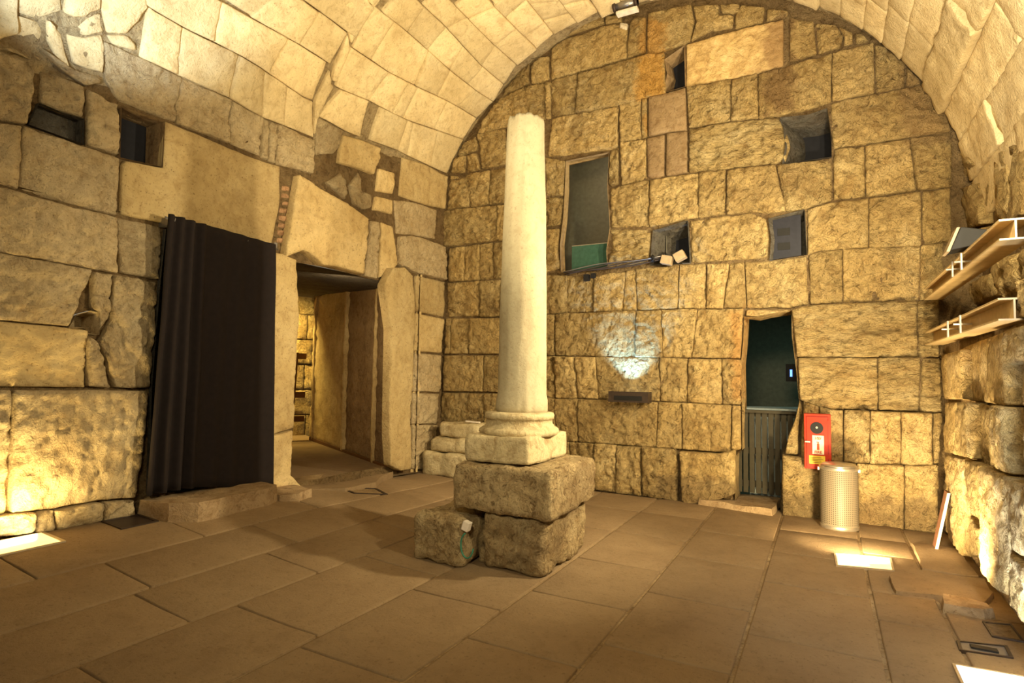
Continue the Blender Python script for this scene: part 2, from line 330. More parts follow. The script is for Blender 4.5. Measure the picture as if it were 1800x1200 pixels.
# ------------------------------------------------------------------ stones
def plen(P): return sum(math.dist(P[i], P[i+1]) for i in range(len(P)-1))
def at(P, t, L):
    d = t*L
    for i in range(len(P)-1):
        l = math.dist(P[i], P[i+1])
        if d <= l or i == len(P)-2:
            k = d/l if l > 1e-9 else 0
            return (P[i][0]+(P[i+1][0]-P[i][0])*k, P[i][1]+(P[i+1][1]-P[i][1])*k)
        d -= l
def stone(S, T, B, L, Rr, d, rough, bulge, mat, parent, name='stone', cell=.06, gap=.004, seed=0, depth=.14, ripple=False, edge=.010):
    lt, lb, ll, lr = plen(T), plen(B), plen(L), plen(Rr)
    W, H = max(.02, (lt+lb)/2), max(.02, (ll+lr)/2)
    nu, nv = max(2, min(60, round(W/cell))), max(2, min(40, round(H/cell)))
    def samples(n, size):
        g = min(.2, gap/size); e = min(.3, (gap+.011)/size)
        return [g, e]+[e+(1-2*e)*i/n for i in range(1, n)]+[1-e, 1-g]
    su, sv = samples(nu, W), samples(nv, H)
    c00, c10, c01, c11 = B[0], B[-1], T[0], T[-1]
    verts = []; rows = []
    ru = random.Random(seed); off = Vector((ru.uniform(0, 50), ru.uniform(0, 50), ru.uniform(0, 50)))
    aniso = ru.choice(((3.0, 7.0), (3.5, 9.0), (5, 5), (4, 6), (7, 4))) if not ripple else (3.2, 11)
    tu, tv = ru.uniform(-.012, .012)*rough, ru.uniform(-.012, .012)*rough
    for j, t in enumerate(sv):
        row = []
        pL, pR = at(L, t, ll), at(Rr, t, lr)
        for i, s in enumerate(su):
            pB, pT = at(B, s, lb), at(T, s, lt)
            u = (1-t)*pB[0]+t*pT[0]+(1-s)*pL[0]+s*pR[0]-((1-s)*(1-t)*c00[0]+s*(1-t)*c10[0]+(1-s)*t*c01[0]+s*t*c11[0])
            v = (1-t)*pB[1]+t*pT[1]+(1-s)*pL[1]+s*pR[1]-((1-s)*(1-t)*c00[1]+s*(1-t)*c10[1]+(1-s)*t*c01[1]+s*t*c11[1])
            q = Vector((u, v, 0))+off
            bd = i in (0, len(su)-1) or j in (0, len(sv)-1)
            cn = i in (0, len(su)-1) and j in (0, len(sv)-1)
            n1 = noise.noise(q*3.1); n2 = noise.noise(q*9.0); n3 = noise.noise(Vector((u*7, v*26, 3))+off) if ripple else noise.noise(q*21)
            h = (n1*.020+n2*.020+n3*.012)*rough + bulge*.014*(1-(2*s-1)**4)*(1-(2*t-1)**4) + (s-.5)*tu*2+(t-.5)*tv*2
            if rough > .55:
                ax_, ay_ = aniso
                cr = noise.noise(Vector((u*ax_+.35*n1, v*ay_+.5*n2, 5))+off); cr2 = noise.noise(Vector((u*ax_*2.3, v*ay_*2.1, 9))+off)
                h -= (max(0, 1-abs(cr)*7)*.022+max(0, 1-abs(cr2)*5)*.010)*min(rough, 1.6)
            if bd: h -= edge*(1+.3*rough)
            if cn: u += (pB[0]*0+((c00[0]+c11[0]+c10[0]+c01[0])/4-u)*min(.12, .010/W)); v += ((c00[1]+c11[1]+c10[1]+c01[1])/4-v)*min(.12, .010/H)
            if bd:
                u += noise.noise(q*6+Vector((7, 0, 0)))*.006*min(1.5, rough); v += noise.noise(q*6+Vector((0, 9, 0)))*.006*min(1.5, rough)
            row.append((len(verts), u, v)); verts.append(sm(S, u, v, d+h))
        rows.append(row)
    faces = []
    for j in range(len(sv)-1):
        for i in range(len(su)-1):
            faces.append((rows[j][i][0], rows[j][i+1][0], rows[j+1][i+1][0], rows[j+1][i][0]))
    ring = [rows[0][i] for i in range(len(su))]+[rows[j][-1] for j in range(1, len(sv))]+[rows[-1][i] for i in range(len(su)-2, -1, -1)]+[rows[j][0] for j in range(len(sv)-2, 0, -1)]
    base = len(verts)
    for k, u, v in ring: verts.append(sm(S, u, v, d-depth))
    n = len(ring)
    for k in range(n): faces.append((ring[(k+1) % n][0], ring[k][0], base+k, base+(k+1) % n))
    return mesh_obj(name, verts, faces, mat, parent, True)

def shell(name, S, outer, holes, mat, h=-.05, kind='structure', parent=None):
    loops = [[Vector((p[0], p[1], 0)) for p in outer]]+[[Vector((p[0], p[1], 0)) for p in q] for q in holes]
    tris = tessellate_polygon(loops); pts = [p for l in loops for p in l]
    o = mesh_obj(name, [sm(S, p.x, p.y, h) for p in pts], [tuple(t) for t in tris], mat, parent)
    if kind: o['kind'] = kind
    return o
def recess(name, S, hole, depth, mat, back, parent, h=.0, slant=(0, 0), shrink=1.0):
    """cut-back pocket behind a hole; the reveal and its end wall"""
    c = (sum(p[0] for p in hole)/len(hole), sum(p[1] for p in hole)/len(hole))
    n = len(hole); steps = 4
    verts = []
    for k in range(steps+1):
        f = k/steps
        for i, p in enumerate(hole):
            s = 1+(shrink-1)*f
            u = c[0]+(p[0]-c[0])*s+slant[0]*f; v = c[1]+(p[1]-c[1])*s+slant[1]*f
            j = noise.noise(Vector((u*5, v*5, k*2)))*.02*(k > 0)
            verts.append(sm(S, u+j, v+j, h-depth*f))
    faces = [(k*n+i, k*n+(i+1) % n, (k+1)*n+(i+1) % n, (k+1)*n+i) for k in range(steps) for i in range(n)]
    r = mesh_obj(name, verts, faces, mat, parent, False)
    if back:
        mesh_obj('recess_back', [verts[steps*n+i] for i in range(n)], [tuple(range(n))], back, parent)
    return r

HOLES = {'window': [(-3.33, 4.74), (-2.67, 4.76), (-2.69, 4.25), (-2.65, 3.67), (-2.7, 3.35), (-2.68, 3.11), (-3.39, 3.09), (-3.41, 3.5), (-3.36, 3.92), (-3.34, 4.34)], 'door': [(-0.89, 2.36), (-0.74, 2.35), (-0.61, 2.38), (-0.35, 2.42), (-0.35, 2.11), (-0.3, 1.63), (-0.28, 1.32), (-0.3, 1.12), (-0.4, 0.88), (-0.47, 0.67), (-0.5, -0.11), (-1.01, -0.04), (-0.99, 0.63), (-0.92, 0.7), (-0.92, 1.2), (-0.93, 1.76), (-0.9, 2.05)], 'niche1': [(-1.89, 5.92), (-1.62, 6.05), (-1.61, 5.48), (-1.9, 5.46), (-1.85, 5.71)], 'niche2': [(-0.46, 4.83), (-0.15, 4.8), (0.06, 4.84), (0.1, 4.48), (0.1, 4.24), (-0.44, 4.23), (-0.4, 4.45), (-0.42, 4.7)], 'niche3': [(-2.04, 3.57), (-1.58, 3.66), (-1.55, 3.09), (-2.08, 3.1)], 'niche4': [(-0.6, 3.57), (-0.2, 3.64), (-0.18, 3.09), (-0.59, 3.05), (-0.57, 3.31)], 'niche5': [(2.32, 3.8), (2.49, 3.78), (2.65, 3.79), (2.66, 3.56), (2.26, 3.59)], 'niche6': [(2.94, 4.01), (3.07, 4.02), (3.33, 4.03), (3.33, 3.57), (2.95, 3.54)], 'niche7': [(2.62, 1.93), (2.68, 2.06), (2.78, 2.1), (2.85, 2.09), (2.86, 1.89), (2.77, 1.89), (2.75, 1.94)], 'passage': [(4.95, 2.91), (5.34, 2.92), (6.04, 2.9), (6.35, 2.89), (6.53, 2.36), (6.59, 0.71), (6.68, 0.24), (5.92, 0.26), (5.07, 0.24), (4.95, 0.39), (5.0, 0.91), (4.99, 2.22)], 'curtain': [(3.39, 2.97), (3.54, 3.03), (4.5, 3.02), (4.56, 1.92), (4.64, 0.3), (3.35, 0.4), (3.33, 1.41), (3.36, 2.45)]}
STONES = [
('B',0,1.4,1,0,[-421,626,-396,637],[-445,597,-397,605],[-445,597,-421,626],[-397,605,-396,637]),
('B',0,1,1,0,[-393,631,-382,642,-363,643],[-392,604,-376,602,-363,606],[-392,604,-393,631],[-363,606,-363,643]),
('B',0,0.8,1,0,[-360,653,-339,661,-277,665,-241,660],[-359,603,-303,605,-241,607],[-359,603,-360,653],[-241,607,-241,660]),
('B',0,0.6,1,0,[-362,658,-351,666],[-275,668,-277,679],[-275,668,-321,667,-362,658],[-277,679,-312,673,-351,666]),
('B',0,0.6,1,0,[-274,680,-250,674],[-274,666,-249,663],[-274,666,-274,680],[-249,663,-250,674]),
('B',0,0.3,1,3,[-252,663,-240,658],[-253,654,-242,648],[-253,654,-252,663],[-242,648,-240,658]),
('B',0,1,1,0,[-238,659,-227,665,-215,661],[-242,607,-215,609],[-242,607,-238,659],[-215,609,-215,661]),
('B',0,0.8,1,0,[-213,666,-153,661],[-213,607,-195,604,-155,609],[-213,607,-213,666],[-155,609,-148,634,-153,661]),
('B',0,0.8,1,0,[-151,659,-118,651],[-154,609,-117,621],[-154,609,-146,632,-151,659],[-117,621,-118,651]),
('B',2,1,1,0,[-127,638,-99,630],[-125,616,-101,614],[-125,616,-127,638],[-101,614,-99,630]),
('B',0,1,1,0,[-116,650,-92,643],[-114,637,-92,631],[-114,637,-116,650],[-92,631,-92,643]),
('B',0,0.8,1,0,[-90,641,-61,629],[-98,611,-64,611],[-98,611,-97,629,-90,641],[-64,611,-61,629]),
('B',0,1,1,0,[-59,627,-35,616],[-61,610,-36,610],[-61,610,-59,627],[-36,610,-35,616]),
('B',-1,0.7,1,4,[-160,607,-92,610,-62,609,-40,608],[-160,548,-120,547,-72,546,-41,549],[-160,548,-160,607],[-41,549,-40,608]),
('B',0,0.6,1,0,[-34,608,-7,596],[-34,551,-4,555],[-34,551,-34,608],[-4,555,-7,596]),
('B',0,1.3,1,0,[-6,596,17,584],[-3,555,21,556],[-3,555,-6,596],[21,556,24,569,17,584]),
('B',0,1,1,0,[19,582,34,571],[24,557,34,558],[24,557,25,569,19,582],[34,558,34,571]),
('B',0,1,1,0,[36,569,44,564],[37,556,51,556],[37,556,36,569],[51,556,44,564]),
('B',-1,1.3,1,0,[-448,596,-404,603],[-484,542,-438,546,-405,546],[-484,542,-448,596],[-405,546,-404,603]),
('B',1,1.3,1,0,[-403,602,-368,602],[-404,545,-367,545],[-404,545,-403,602],[-367,545,-368,602]),
('B',2,1.3,1,0,[-368,601,-359,601],[-367,544,-359,544],[-367,544,-368,601],[-359,544,-359,601]),
('B',-1,1,1,0,[-360,602,-316,604],[-360,546,-319,544],[-360,546,-360,602],[-319,544,-316,604]),
('B',2,1,1,0,[-315,602,-302,603,-242,605,-214,606,-189,604],[-318,543,-256,541,-218,544,-186,544],[-318,543,-315,602],[-186,544,-189,604]),
('B',0,1,1,0,[-368,601,-361,601],[-368,547,-361,547],[-368,547,-368,601],[-361,547,-361,601]),
('B',1,1.3,1,0,[-159,547,-120,546,-103,546],[-157,490,-104,490],[-157,490,-159,547],[-104,490,-103,546]),
('B',0,1.3,1,0,[-103,546,-71,546],[-104,490,-70,488],[-104,490,-103,546],[-70,488,-71,546]),
('B',1,1.3,1,0,[-71,545,-30,549,12,551],[-70,487,-48,485,-12,487,11,492],[-70,487,-71,545],[11,492,12,551]),
('B',1,1.3,1,0,[12,551,53,554,55,553],[11,492,22,492,55,493],[11,492,12,551],[55,493,55,553]),
('B',0,1.3,1,0,[56,550,66,546,76,532,85,520],[56,493,84,493],[56,493,56,550],[84,493,85,520]),
('B',0,1.2,1,0,[86,517,98,498],[85,494,99,494],[85,494,86,517],[99,494,98,498]),
('B',0,1.2,1,0,[-358,545,-257,542,-254,542],[-363,486,-342,484,-263,480,-254,483],[-363,486,-358,545],[-254,483,-254,542]),
('B',-1,0.9,1,0,[-253,543,-221,545],[-252,488,-221,488],[-252,488,-253,543],[-221,488,-221,545]),
('B',-1,0.9,1,0,[-221,545,-219,545,-213,545],[-221,488,-212,489],[-221,488,-221,545],[-212,489,-213,545]),
('B',0,0.4,1,5,[-211,545,-188,545,-160,547],[-211,489,-187,490,-159,488],[-211,489,-211,545],[-159,488,-160,547]),
('B',0,0.4,1,5,[-213,487,-188,488],[-212,433,-205,429,-189,431],[-212,433,-213,487],[-189,431,-188,488]),
('B',0,0.4,1,5,[-186,489,-158,487],[-187,430,-158,430],[-187,430,-186,489],[-158,430,-158,487]),
('B',0,1,1,0,[-267,481,-253,483],[-268,431,-264,427,-253,429],[-268,431,-267,481],[-253,429,-253,483]),
('B',0,1.3,1,0,[-251,488,-214,487],[-249,426,-213,430],[-249,426,-251,488],[-213,430,-214,487]),
('B',0,2,1.5,0,[-156,489,-104,489,-51,486],[-156,430,-56,426,-40,427],[-156,430,-156,489],[-40,427,-34,446,-40,470,-51,486]),
('B',0,1.2,1,0,[10,490,22,492,98,493,114,493],[12,434,45,433,125,434],[12,434,10,455,10,490],[125,434,124,453,114,493]),
('B',0,1.3,1,0,[12,433,44,432],[11,372,44,371],[11,372,12,433],[44,371,44,432]),
('B',0,1.3,1,0,[44,432,88,433],[44,371,93,372],[44,371,44,432],[93,372,88,433]),
('B',1,1.3,1,0,[88,433,126,434],[93,372,97,372,125,371],[93,372,88,433],[125,371,126,434]),
('B',-1,1.3,1,0,[-265,425,-210,429],[-264,368,-210,363],[-264,368,-265,425],[-210,363,-210,429]),
('B',0,1.3,1,0,[-209,429,-158,429,-144,429],[-210,363,-179,365,-159,368,-144,368],[-210,363,-209,429],[-144,368,-144,429]),
('B',-1,1.3,1,0,[-144,429,-110,428],[-145,368,-110,369],[-145,368,-144,429],[-110,369,-110,428]),
('B',2,1.3,1,0,[-109,427,-93,427,-51,425],[-110,368,-80,368,-60,364,-40,364],[-110,368,-109,427],[-40,364,-51,425]),
('B',0,1.3,1,0,[-51,425,-49,425,-15,423,10,423],[-40,364,-19,364,10,371],[-40,364,-51,425],[10,371,10,423]),
('B',0,1.4,1,0,[-368,486,-334,475],[-366,427,-337,422],[-366,427,-368,486],[-337,422,-334,475]),
('B',0,1.6,1,0,[-367,426,-337,420],[-366,378,-341,380],[-366,378,-367,426],[-341,380,-337,420]),
('B',0,1,1,0,[-366,376,-342,375],[-366,310,-340,316],[-366,310,-366,376],[-340,316,-345,342,-342,375]),
('B',0,2.2,1,0,[-266,366,-207,360],[-268,311,-210,313],[-268,311,-262,343,-266,366],[-210,313,-207,360]),
('B',0,1.8,1,0,[-155,366,-110,367,-80,367,-63,358],[-154,309,-61,308],[-154,309,-155,366],[-61,308,-59,335,-63,358]),
('B',1,1.1,1,0,[-17,364,11,370,44,369,47,369],[-17,308,-4,312,20,312,46,311],[-17,308,-17,364],[46,311,47,369]),
('B',2,1.1,1,0,[47,369,97,370],[46,311,96,309],[46,311,47,369],[96,309,97,370]),
('B',-1,1.1,1,0,[98,371,124,371],[96,310,124,311],[96,310,98,371],[124,311,124,371]),
('B',2,1.1,1,0,[-364,307,-329,304],[-363,248,-328,249],[-363,248,-364,307],[-328,249,-329,304]),
('B',-1,1.1,1,0,[-330,304,-292,300,-289,300],[-330,249,-289,249],[-330,249,-330,304],[-289,249,-289,300]),
('B',1,1.1,1,0,[-289,300,-264,303,-242,304],[-288,249,-247,249],[-288,249,-289,300],[-247,249,-242,304]),
('B',-1,1.1,1,0,[-242,305,-228,306],[-247,249,-226,249],[-247,249,-242,305],[-226,249,-228,306]),
('B',0,1.1,1,0,[-228,306,-210,307,-169,308],[-226,249,-171,249],[-226,249,-228,306],[-171,249,-169,308]),
('B',0,1.1,1,0,[-169,308,-164,308,-135,307],[-171,249,-138,248,-135,248],[-171,249,-169,308],[-135,248,-135,307]),
('B',2,1.1,1,0,[-134,306,-106,305],[-135,248,-114,247],[-135,248,-134,306],[-114,247,-106,305]),
('B',0,1.1,1,0,[-106,305,-88,305],[-114,248,-94,247,-86,247],[-114,248,-106,305],[-86,247,-88,305]),
('B',0,1.1,1,0,[-88,305,-67,304,-32,306,-18,307],[-86,247,-36,245,-17,248],[-86,247,-88,305],[-17,248,-18,307]),
('B',0,1.6,1,0,[-16,308,-4,312,20,312],[-15,248,19,249],[-15,248,-16,308],[19,249,20,312]),
('B',-1,1.6,1,0,[20,313,96,310],[19,249,88,248,93,248],[19,249,20,313],[93,248,96,310]),
('B',-1,1.6,1,0,[96,310,117,311],[93,248,116,250],[93,248,96,310],[116,250,117,311]),
('B',1,1.2,1,0,[-364,248,-348,248],[-363,187,-347,187],[-363,187,-364,248],[-347,187,-348,248]),
('B',1,1.2,1,0,[-348,248,-328,249,-246,249,-227,249],[-347,187,-241,185,-229,185],[-347,187,-348,248],[-229,185,-227,249]),
('B',2,1.2,1,0,[-227,249,-192,249],[-228,185,-191,184],[-228,185,-227,249],[-191,184,-192,249]),
('B',0,1.2,1,0,[-193,249,-172,249,-146,248],[-192,185,-153,184],[-192,185,-193,249],[-153,184,-146,248]),
('B',-1,1.2,1,0,[-146,249,-138,248,-94,247,-89,247],[-154,184,-93,183],[-154,184,-146,249],[-93,183,-89,247]),
('B',0,0.8,1,0,[-87,245,-37,243],[-87,237,-74,235],[-87,237,-87,245],[-74,235,-61,238,-38,241,-37,243]),
('B',2,2,1,0,[-35,243,-16,248,19,248,88,248,91,248],[-30,185,5,185,91,185],[-30,185,-35,243],[91,185,91,248]),
('B',0,2,1,0,[91,248,111,249],[91,185,110,185],[91,185,91,248],[110,185,111,249]),
('B',0,1.4,1,0,[-364,187,-348,187],[-363,127,-348,125],[-363,127,-364,187],[-348,125,-348,187]),
('B',1,1.4,1,0,[-348,187,-317,186],[-347,125,-313,126],[-347,125,-348,187],[-313,126,-317,186]),
('B',1,1.4,1,0,[-317,186,-285,186],[-313,126,-311,126,-281,126],[-313,126,-317,186],[-281,126,-285,186]),
('B',-1,1.4,1,0,[-286,186,-241,186,-196,185],[-282,126,-233,126,-194,126],[-282,126,-286,186],[-194,126,-196,185]),
('B',-1,1.4,1,0,[-196,185,-159,184],[-194,126,-159,126],[-194,126,-196,185],[-159,126,-159,184]),
('B',0,1.4,1,0,[-158,184,-116,183],[-159,126,-116,125],[-159,126,-158,184],[-116,125,-116,183]),
('B',-1,1.4,1,0,[-116,183,-92,183],[-116,125,-92,125],[-116,125,-116,183],[-92,125,-92,183]),
('B',3,1.9,1,0,[-29,185,5,185,53,185],[-27,135,-13,128,4,125,52,125],[-27,135,-29,185],[52,125,53,185]),
('B',4,1.9,1,0,[53,185,91,185,93,185],[52,125,91,125],[52,125,53,185],[91,125,93,185]),
('B',2,1.9,1,0,[94,185,109,185,111,185],[91,125,111,125],[91,125,94,185],[111,125,111,185]),
('B',4,1,1,0,[-361,127,-346,125],[-360,63,-342,64],[-360,63,-361,127],[-342,64,-346,125]),
('B',2,1,1,0,[-347,125,-311,126],[-343,64,-310,65],[-343,64,-347,125],[-310,65,-311,126]),
('B',3,1,1,0,[-311,126,-232,126,-197,126],[-310,65,-280,65,-220,65,-198,65],[-310,65,-311,126],[-198,65,-197,126]),
('B',2,1,1,0,[-197,126,-194,126,-165,126],[-199,65,-168,65,-165,65],[-199,65,-197,126],[-165,65,-165,126]),
('B',2,1,1,0,[-165,126,-158,126,-104,125],[-165,65,-115,65,-105,67],[-165,65,-165,126],[-105,67,-104,125]),
('B',2,1,1,0,[-104,125,-93,125],[-105,67,-93,71],[-105,67,-104,125],[-93,71,-93,125]),
('B',8,1,1,0,[-27,135,-25,122],[-44,68,-29,69],[-44,68,-40,89,-32,112,-27,135],[-29,69,-28,109,-25,122]),
('B',11,1.5,1,0,[-23,134,-12,129,-7,128],[-27,67,-6,66],[-27,67,-23,134],[-6,66,-7,128]),
('B',9,1.5,1,0,[-7,128,4,125,18,125],[-6,66,17,65],[-6,66,-7,128],[17,65,18,125]),
('B',10,1.5,1,0,[18,125,44,125],[17,65,28,65,43,65],[17,65,18,125],[43,65,44,125]),
('B',9,1.5,1,0,[44,125,52,125,74,125],[43,65,72,66],[43,65,44,125],[72,66,74,125]),
('B',8,1.5,1,0,[74,125,102,125],[72,66,101,69],[72,66,74,125],[101,69,102,125]),
('B',9,1.5,1,0,[102,125,110,126],[101,69,106,69],[101,69,102,125],[106,69,110,126]),
('B',5,1.4,1,0,[-360,63,-322,65],[-359,-6,-321,-3],[-359,-6,-360,63],[-321,-3,-322,65]),
('B',4,1.4,1,0,[-322,65,-309,65,-285,65],[-321,-3,-285,0],[-321,-3,-322,65],[-285,0,-285,65]),
('B',6,1.4,1,0,[-285,65,-279,65,-253,65],[-284,1,-253,0],[-284,1,-285,65],[-253,0,-253,65]),
('B',4,1.4,1,0,[-253,65,-218,65],[-253,0,-218,-1],[-253,0,-253,65],[-218,-1,-218,65]),
('B',7,1.4,1,0,[-217,66,-171,66],[-217,0,-169,-2],[-217,0,-217,66],[-169,-2,-171,66]),
('B',10,1,1.6,0,[-167,64,-119,64,-99,70],[-164,-3,-134,0,-99,17],[-164,-3,-167,64],[-99,17,-99,70]),
('B',18,1.3,1,0,[-46,69,-31,68,1,66],[-47,-3,-14,-2,0,-2],[-47,-3,-46,69],[0,-2,1,66]),
('B',17,1.3,1,0,[1,66,28,65,30,65],[0,-2,26,-2,30,-2],[0,-2,1,66],[30,-2,30,65]),
('B',15,1.3,1,0,[30,65,71,67,75,67],[30,-2,58,-3,73,-4],[30,-2,30,65],[73,-4,75,67]),
('B',15,1.3,1,0,[75,67,105,70],[73,-4,104,-7],[73,-4,75,67],[104,-7,105,70]),
('B',0,1.5,1,0,[-488,543,-437,545],[-477,484,-434,486],[-477,484,-484,518,-488,543],[-434,486,-437,545]),
('B',0,1.6,1,0,[-513,532,-490,539],[-523,512,-486,518],[-523,512,-529,518,-513,532],[-486,518,-490,539]),
('B',0,1.6,1,0,[-531,511,-509,513],[-537,487,-511,484],[-537,487,-531,511],[-511,484,-509,513]),
('B',0,1.6,1,0,[-507,512,-488,513],[-507,484,-482,484],[-507,484,-507,512],[-482,484,-488,513]),
('B',0,1.4,1,0,[-454,588,-425,595],[-488,543,-455,544,-424,547],[-488,543,-481,562,-454,588],[-424,547,-425,595]),
('B',-1,1.6,1,0,[-540,484,-500,481],[-545,426,-501,427],[-545,426,-540,484],[-501,427,-500,481]),
('B',2,1.6,1,0,[-499,481,-479,479,-463,481],[-500,426,-464,425],[-500,426,-499,481],[-464,425,-463,481]),
('B',1,1.6,1,0,[-463,481,-433,483],[-464,425,-436,424],[-464,425,-463,481],[-436,424,-433,483]),
('B',3,1.2,1,0,[-561,425,-501,425,-448,423],[-557,367,-538,365,-499,366,-447,366],[-557,367,-561,425],[-447,366,-448,423]),
('B',5,1.2,1,0,[-447,422,-430,422],[-446,365,-429,365],[-446,365,-447,422],[-429,365,-430,422]),
('B',2,1.1,1,0,[-538,363,-508,363],[-537,307,-508,307],[-537,307,-538,363],[-508,307,-508,363]),
('B',0,1.1,1,0,[-509,364,-480,364],[-509,307,-479,307],[-509,307,-509,364],[-479,307,-480,364]),
('B',-1,1.1,1,0,[-481,364,-456,365],[-480,307,-455,307],[-480,307,-481,364],[-455,307,-456,365]),
('B',0,1.1,1,0,[-455,364,-432,365],[-454,307,-431,307],[-454,307,-455,364],[-431,307,-432,365]),
('B',-1,1.1,1,0,[-540,306,-479,306],[-542,250,-479,249],[-542,250,-540,306],[-479,249,-479,306]),
('B',2,1.1,1,0,[-477,305,-440,305],[-477,248,-441,247],[-477,248,-477,305],[-441,247,-440,305]),
('B',2,1.1,1,0,[-440,305,-430,305],[-441,247,-429,247],[-441,247,-440,305],[-429,247,-430,305]),
('B',1,0.9,1,0,[-541,248,-531,248],[-542,190,-531,190],[-542,190,-541,248],[-531,190,-531,248]),
('B',-1,0.9,1,0,[-532,248,-496,247],[-532,190,-499,190],[-532,190,-532,248],[-499,190,-496,247]),
('B',2,0.9,1,0,[-494,247,-429,245],[-497,190,-441,190],[-497,190,-494,247],[-441,190,-429,245]),
('B',1,0.8,1,0,[-544,188,-469,188],[-545,130,-468,131],[-545,130,-544,188],[-468,131,-469,188]),
('B',0,0.8,1,0,[-469,188,-429,188],[-468,131,-440,131],[-468,131,-469,188],[-440,131,-429,188]),
('B',0,1.2,1,0,[-545,128,-467,129],[-549,77,-466,81],[-549,77,-545,128],[-466,81,-467,129]),
('B',0,1.2,1,0,[-467,129,-428,130],[-466,81,-440,82],[-466,81,-467,129],[-440,82,-428,130]),
('B',0,1,1,0,[-549,76,-466,79],[-550,27,-465,33],[-550,27,-549,76],[-465,33,-466,79]),
('B',0,1,1,0,[-466,79,-362,84],[-465,33,-362,41],[-465,33,-466,79],[-362,41,-362,84]),
('B',1,1,1,0,[-547,25,-485,30],[-548,-18,-484,-13],[-548,-18,-547,25],[-484,-13,-485,30]),
('B',1,1,1,0,[-485,30,-425,34],[-484,-13,-424,-8],[-484,-13,-485,30],[-424,-8,-425,34]),
('B',-1,1,1,0,[-426,34,-362,39],[-425,-9,-362,-4],[-425,-9,-426,34],[-362,-4,-362,39]),
('B',0,1,1,0,[-433,542,-370,534],[-432,484,-370,478],[-432,484,-433,542],[-370,478,-370,534]),
('B',0,1,1,0,[-432,483,-370,477],[-431,424,-369,420],[-431,424,-432,483],[-369,420,-370,477]),
('B',0,1,1,0,[-431,422,-369,419],[-430,367,-368,365],[-430,367,-431,422],[-368,365,-369,419]),
('B',0,1,1,0,[-430,365,-368,364],[-429,308,-367,307],[-429,308,-430,365],[-367,307,-368,364]),
('B',0,1,1,0,[-429,306,-367,306],[-428,249,-367,250],[-428,249,-429,306],[-367,250,-367,306]),
('B',0,1,1,0,[-428,247,-367,249],[-427,191,-366,194],[-427,191,-428,247],[-366,194,-367,249]),
('B',0,1,1,0,[-427,189,-366,193],[-426,132,-365,137],[-426,132,-427,189],[-365,137,-366,193]),
('B',0,1,1,0,[-426,130,-365,136],[-425,83,-364,90],[-425,83,-426,130],[-364,90,-365,136]),
('B',0,1.2,1,0,[-422,595,-371,600],[-421,547,-371,548],[-421,547,-422,595],[-371,548,-371,600]),
('L',0,1.3,1,0,[182,415,203,410,226,410],[187,357,207,356,226,359],[187,357,182,415],[226,359,229,403,226,410]),
('L',0,1.2,1,0,[232,407,247,409,264,408],[233,381,249,379,265,380],[233,381,232,407],[265,380,264,408]),
('L',0,1,1,0,[266,408,278,406,293,404],[268,356,295,356],[268,356,266,408],[295,356,293,404]),
('L',1,0.8,1,0,[186,355,207,354,222,357],[189,308,210,304,222,303],[189,308,186,355],[222,303,222,357]),
('L',1,0.8,1,0,[222,357,226,357,265,355,295,354],[222,303,248,301,295,299],[222,303,222,357],[295,299,295,354]),
('L',0,0.5,0.6,0,[333,404,373,402,426,398,464,399],[298,301,338,302,403,305,458,305],[298,301,297,352,333,356,333,404],[458,305,466,354,464,399]),
('L',2,0.9,1,0,[189,307,209,303,247,300,295,298],[191,253,212,250,276,247,298,246],[191,253,189,307],[298,246,295,298]),
('L',-1,0.9,1,0,[296,299,336,299],[300,247,336,246],[300,247,296,299],[336,246,336,299]),
('L',1,1,1,0,[192,253,213,250,276,247,278,247],[195,198,215,196,262,194],[195,198,192,253],[262,194,278,247]),
('L',3,1.4,1,0,[277,245,293,245],[286,193,294,204],[286,193,284,209,278,213,277,245],[294,204,293,245]),
('L',3,1.5,1,0,[294,245,334,244],[286,183,301,141,331,141],[286,183,294,203,294,245],[331,141,333,208,334,244]),
('L',3,1.3,1,0,[276,187,285,183],[277,143,298,141],[277,143,276,187],[298,141,285,183]),
('L',0,0.7,1,0,[195,199,215,196,262,194,278,193],[198,143,218,143,277,142],[198,143,195,199],[277,142,278,193]),
('L',2,1.4,1,0,[197,142,225,141],[202,42,227,42],[202,42,197,142],[227,42,227,107,225,141]),
('L',5,1,1,0,[226,141,328,139],[229,43,259,41,291,42,321,39],[229,43,226,141],[321,39,326,78,327,110,328,139]),
('L',7,1.4,1,0,[200,42,219,43],[201,25,220,25],[201,25,200,42],[220,25,219,43]),
('L',8,1.4,1,0,[218,43,220,43,243,42],[219,26,221,26,244,24],[219,26,218,43],[244,24,243,42]),
('L',7,1.4,1,0,[244,41,258,40],[245,24,259,22],[245,24,244,41],[259,22,258,40]),
('L',7,1.4,1,0,[258,40,290,41,294,40],[259,22,295,23],[259,22,258,40],[295,23,294,40]),
('L',7,1.4,1,0,[294,41,320,38],[295,23,321,23],[295,23,294,41],[321,23,320,38]),
('L',-1,1,1,0,[271,449,279,450,344,450],[279,419,293,407,334,406,345,406],[279,419,271,449],[345,406,344,450]),
('L',1,1,1,0,[343,449,394,450,399,450],[344,405,402,405],[344,405,343,449],[402,405,399,450]),
('L',-1,1,1,0,[400,450,442,447],[403,405,441,403],[403,405,400,450],[441,403,442,447]),
('L',1,1,1,0,[440,446,449,447],[440,402,449,401],[440,402,440,446],[449,401,449,447]),
('L',1,1,1,0,[449,447,459,447],[449,401,458,400],[449,401,449,447],[458,400,459,447]),
('L',0,1,1,0,[460,448,515,449],[460,401,513,405],[460,401,460,448],[513,405,515,449]),
('L',-5,0.4,1,6,[471,388,485,391],[471,381,485,383],[471,381,471,388],[485,383,485,391]),
('L',-5,0.4,1,6,[470,379,484,382],[470,372,484,374],[470,372,470,379],[484,374,484,382]),
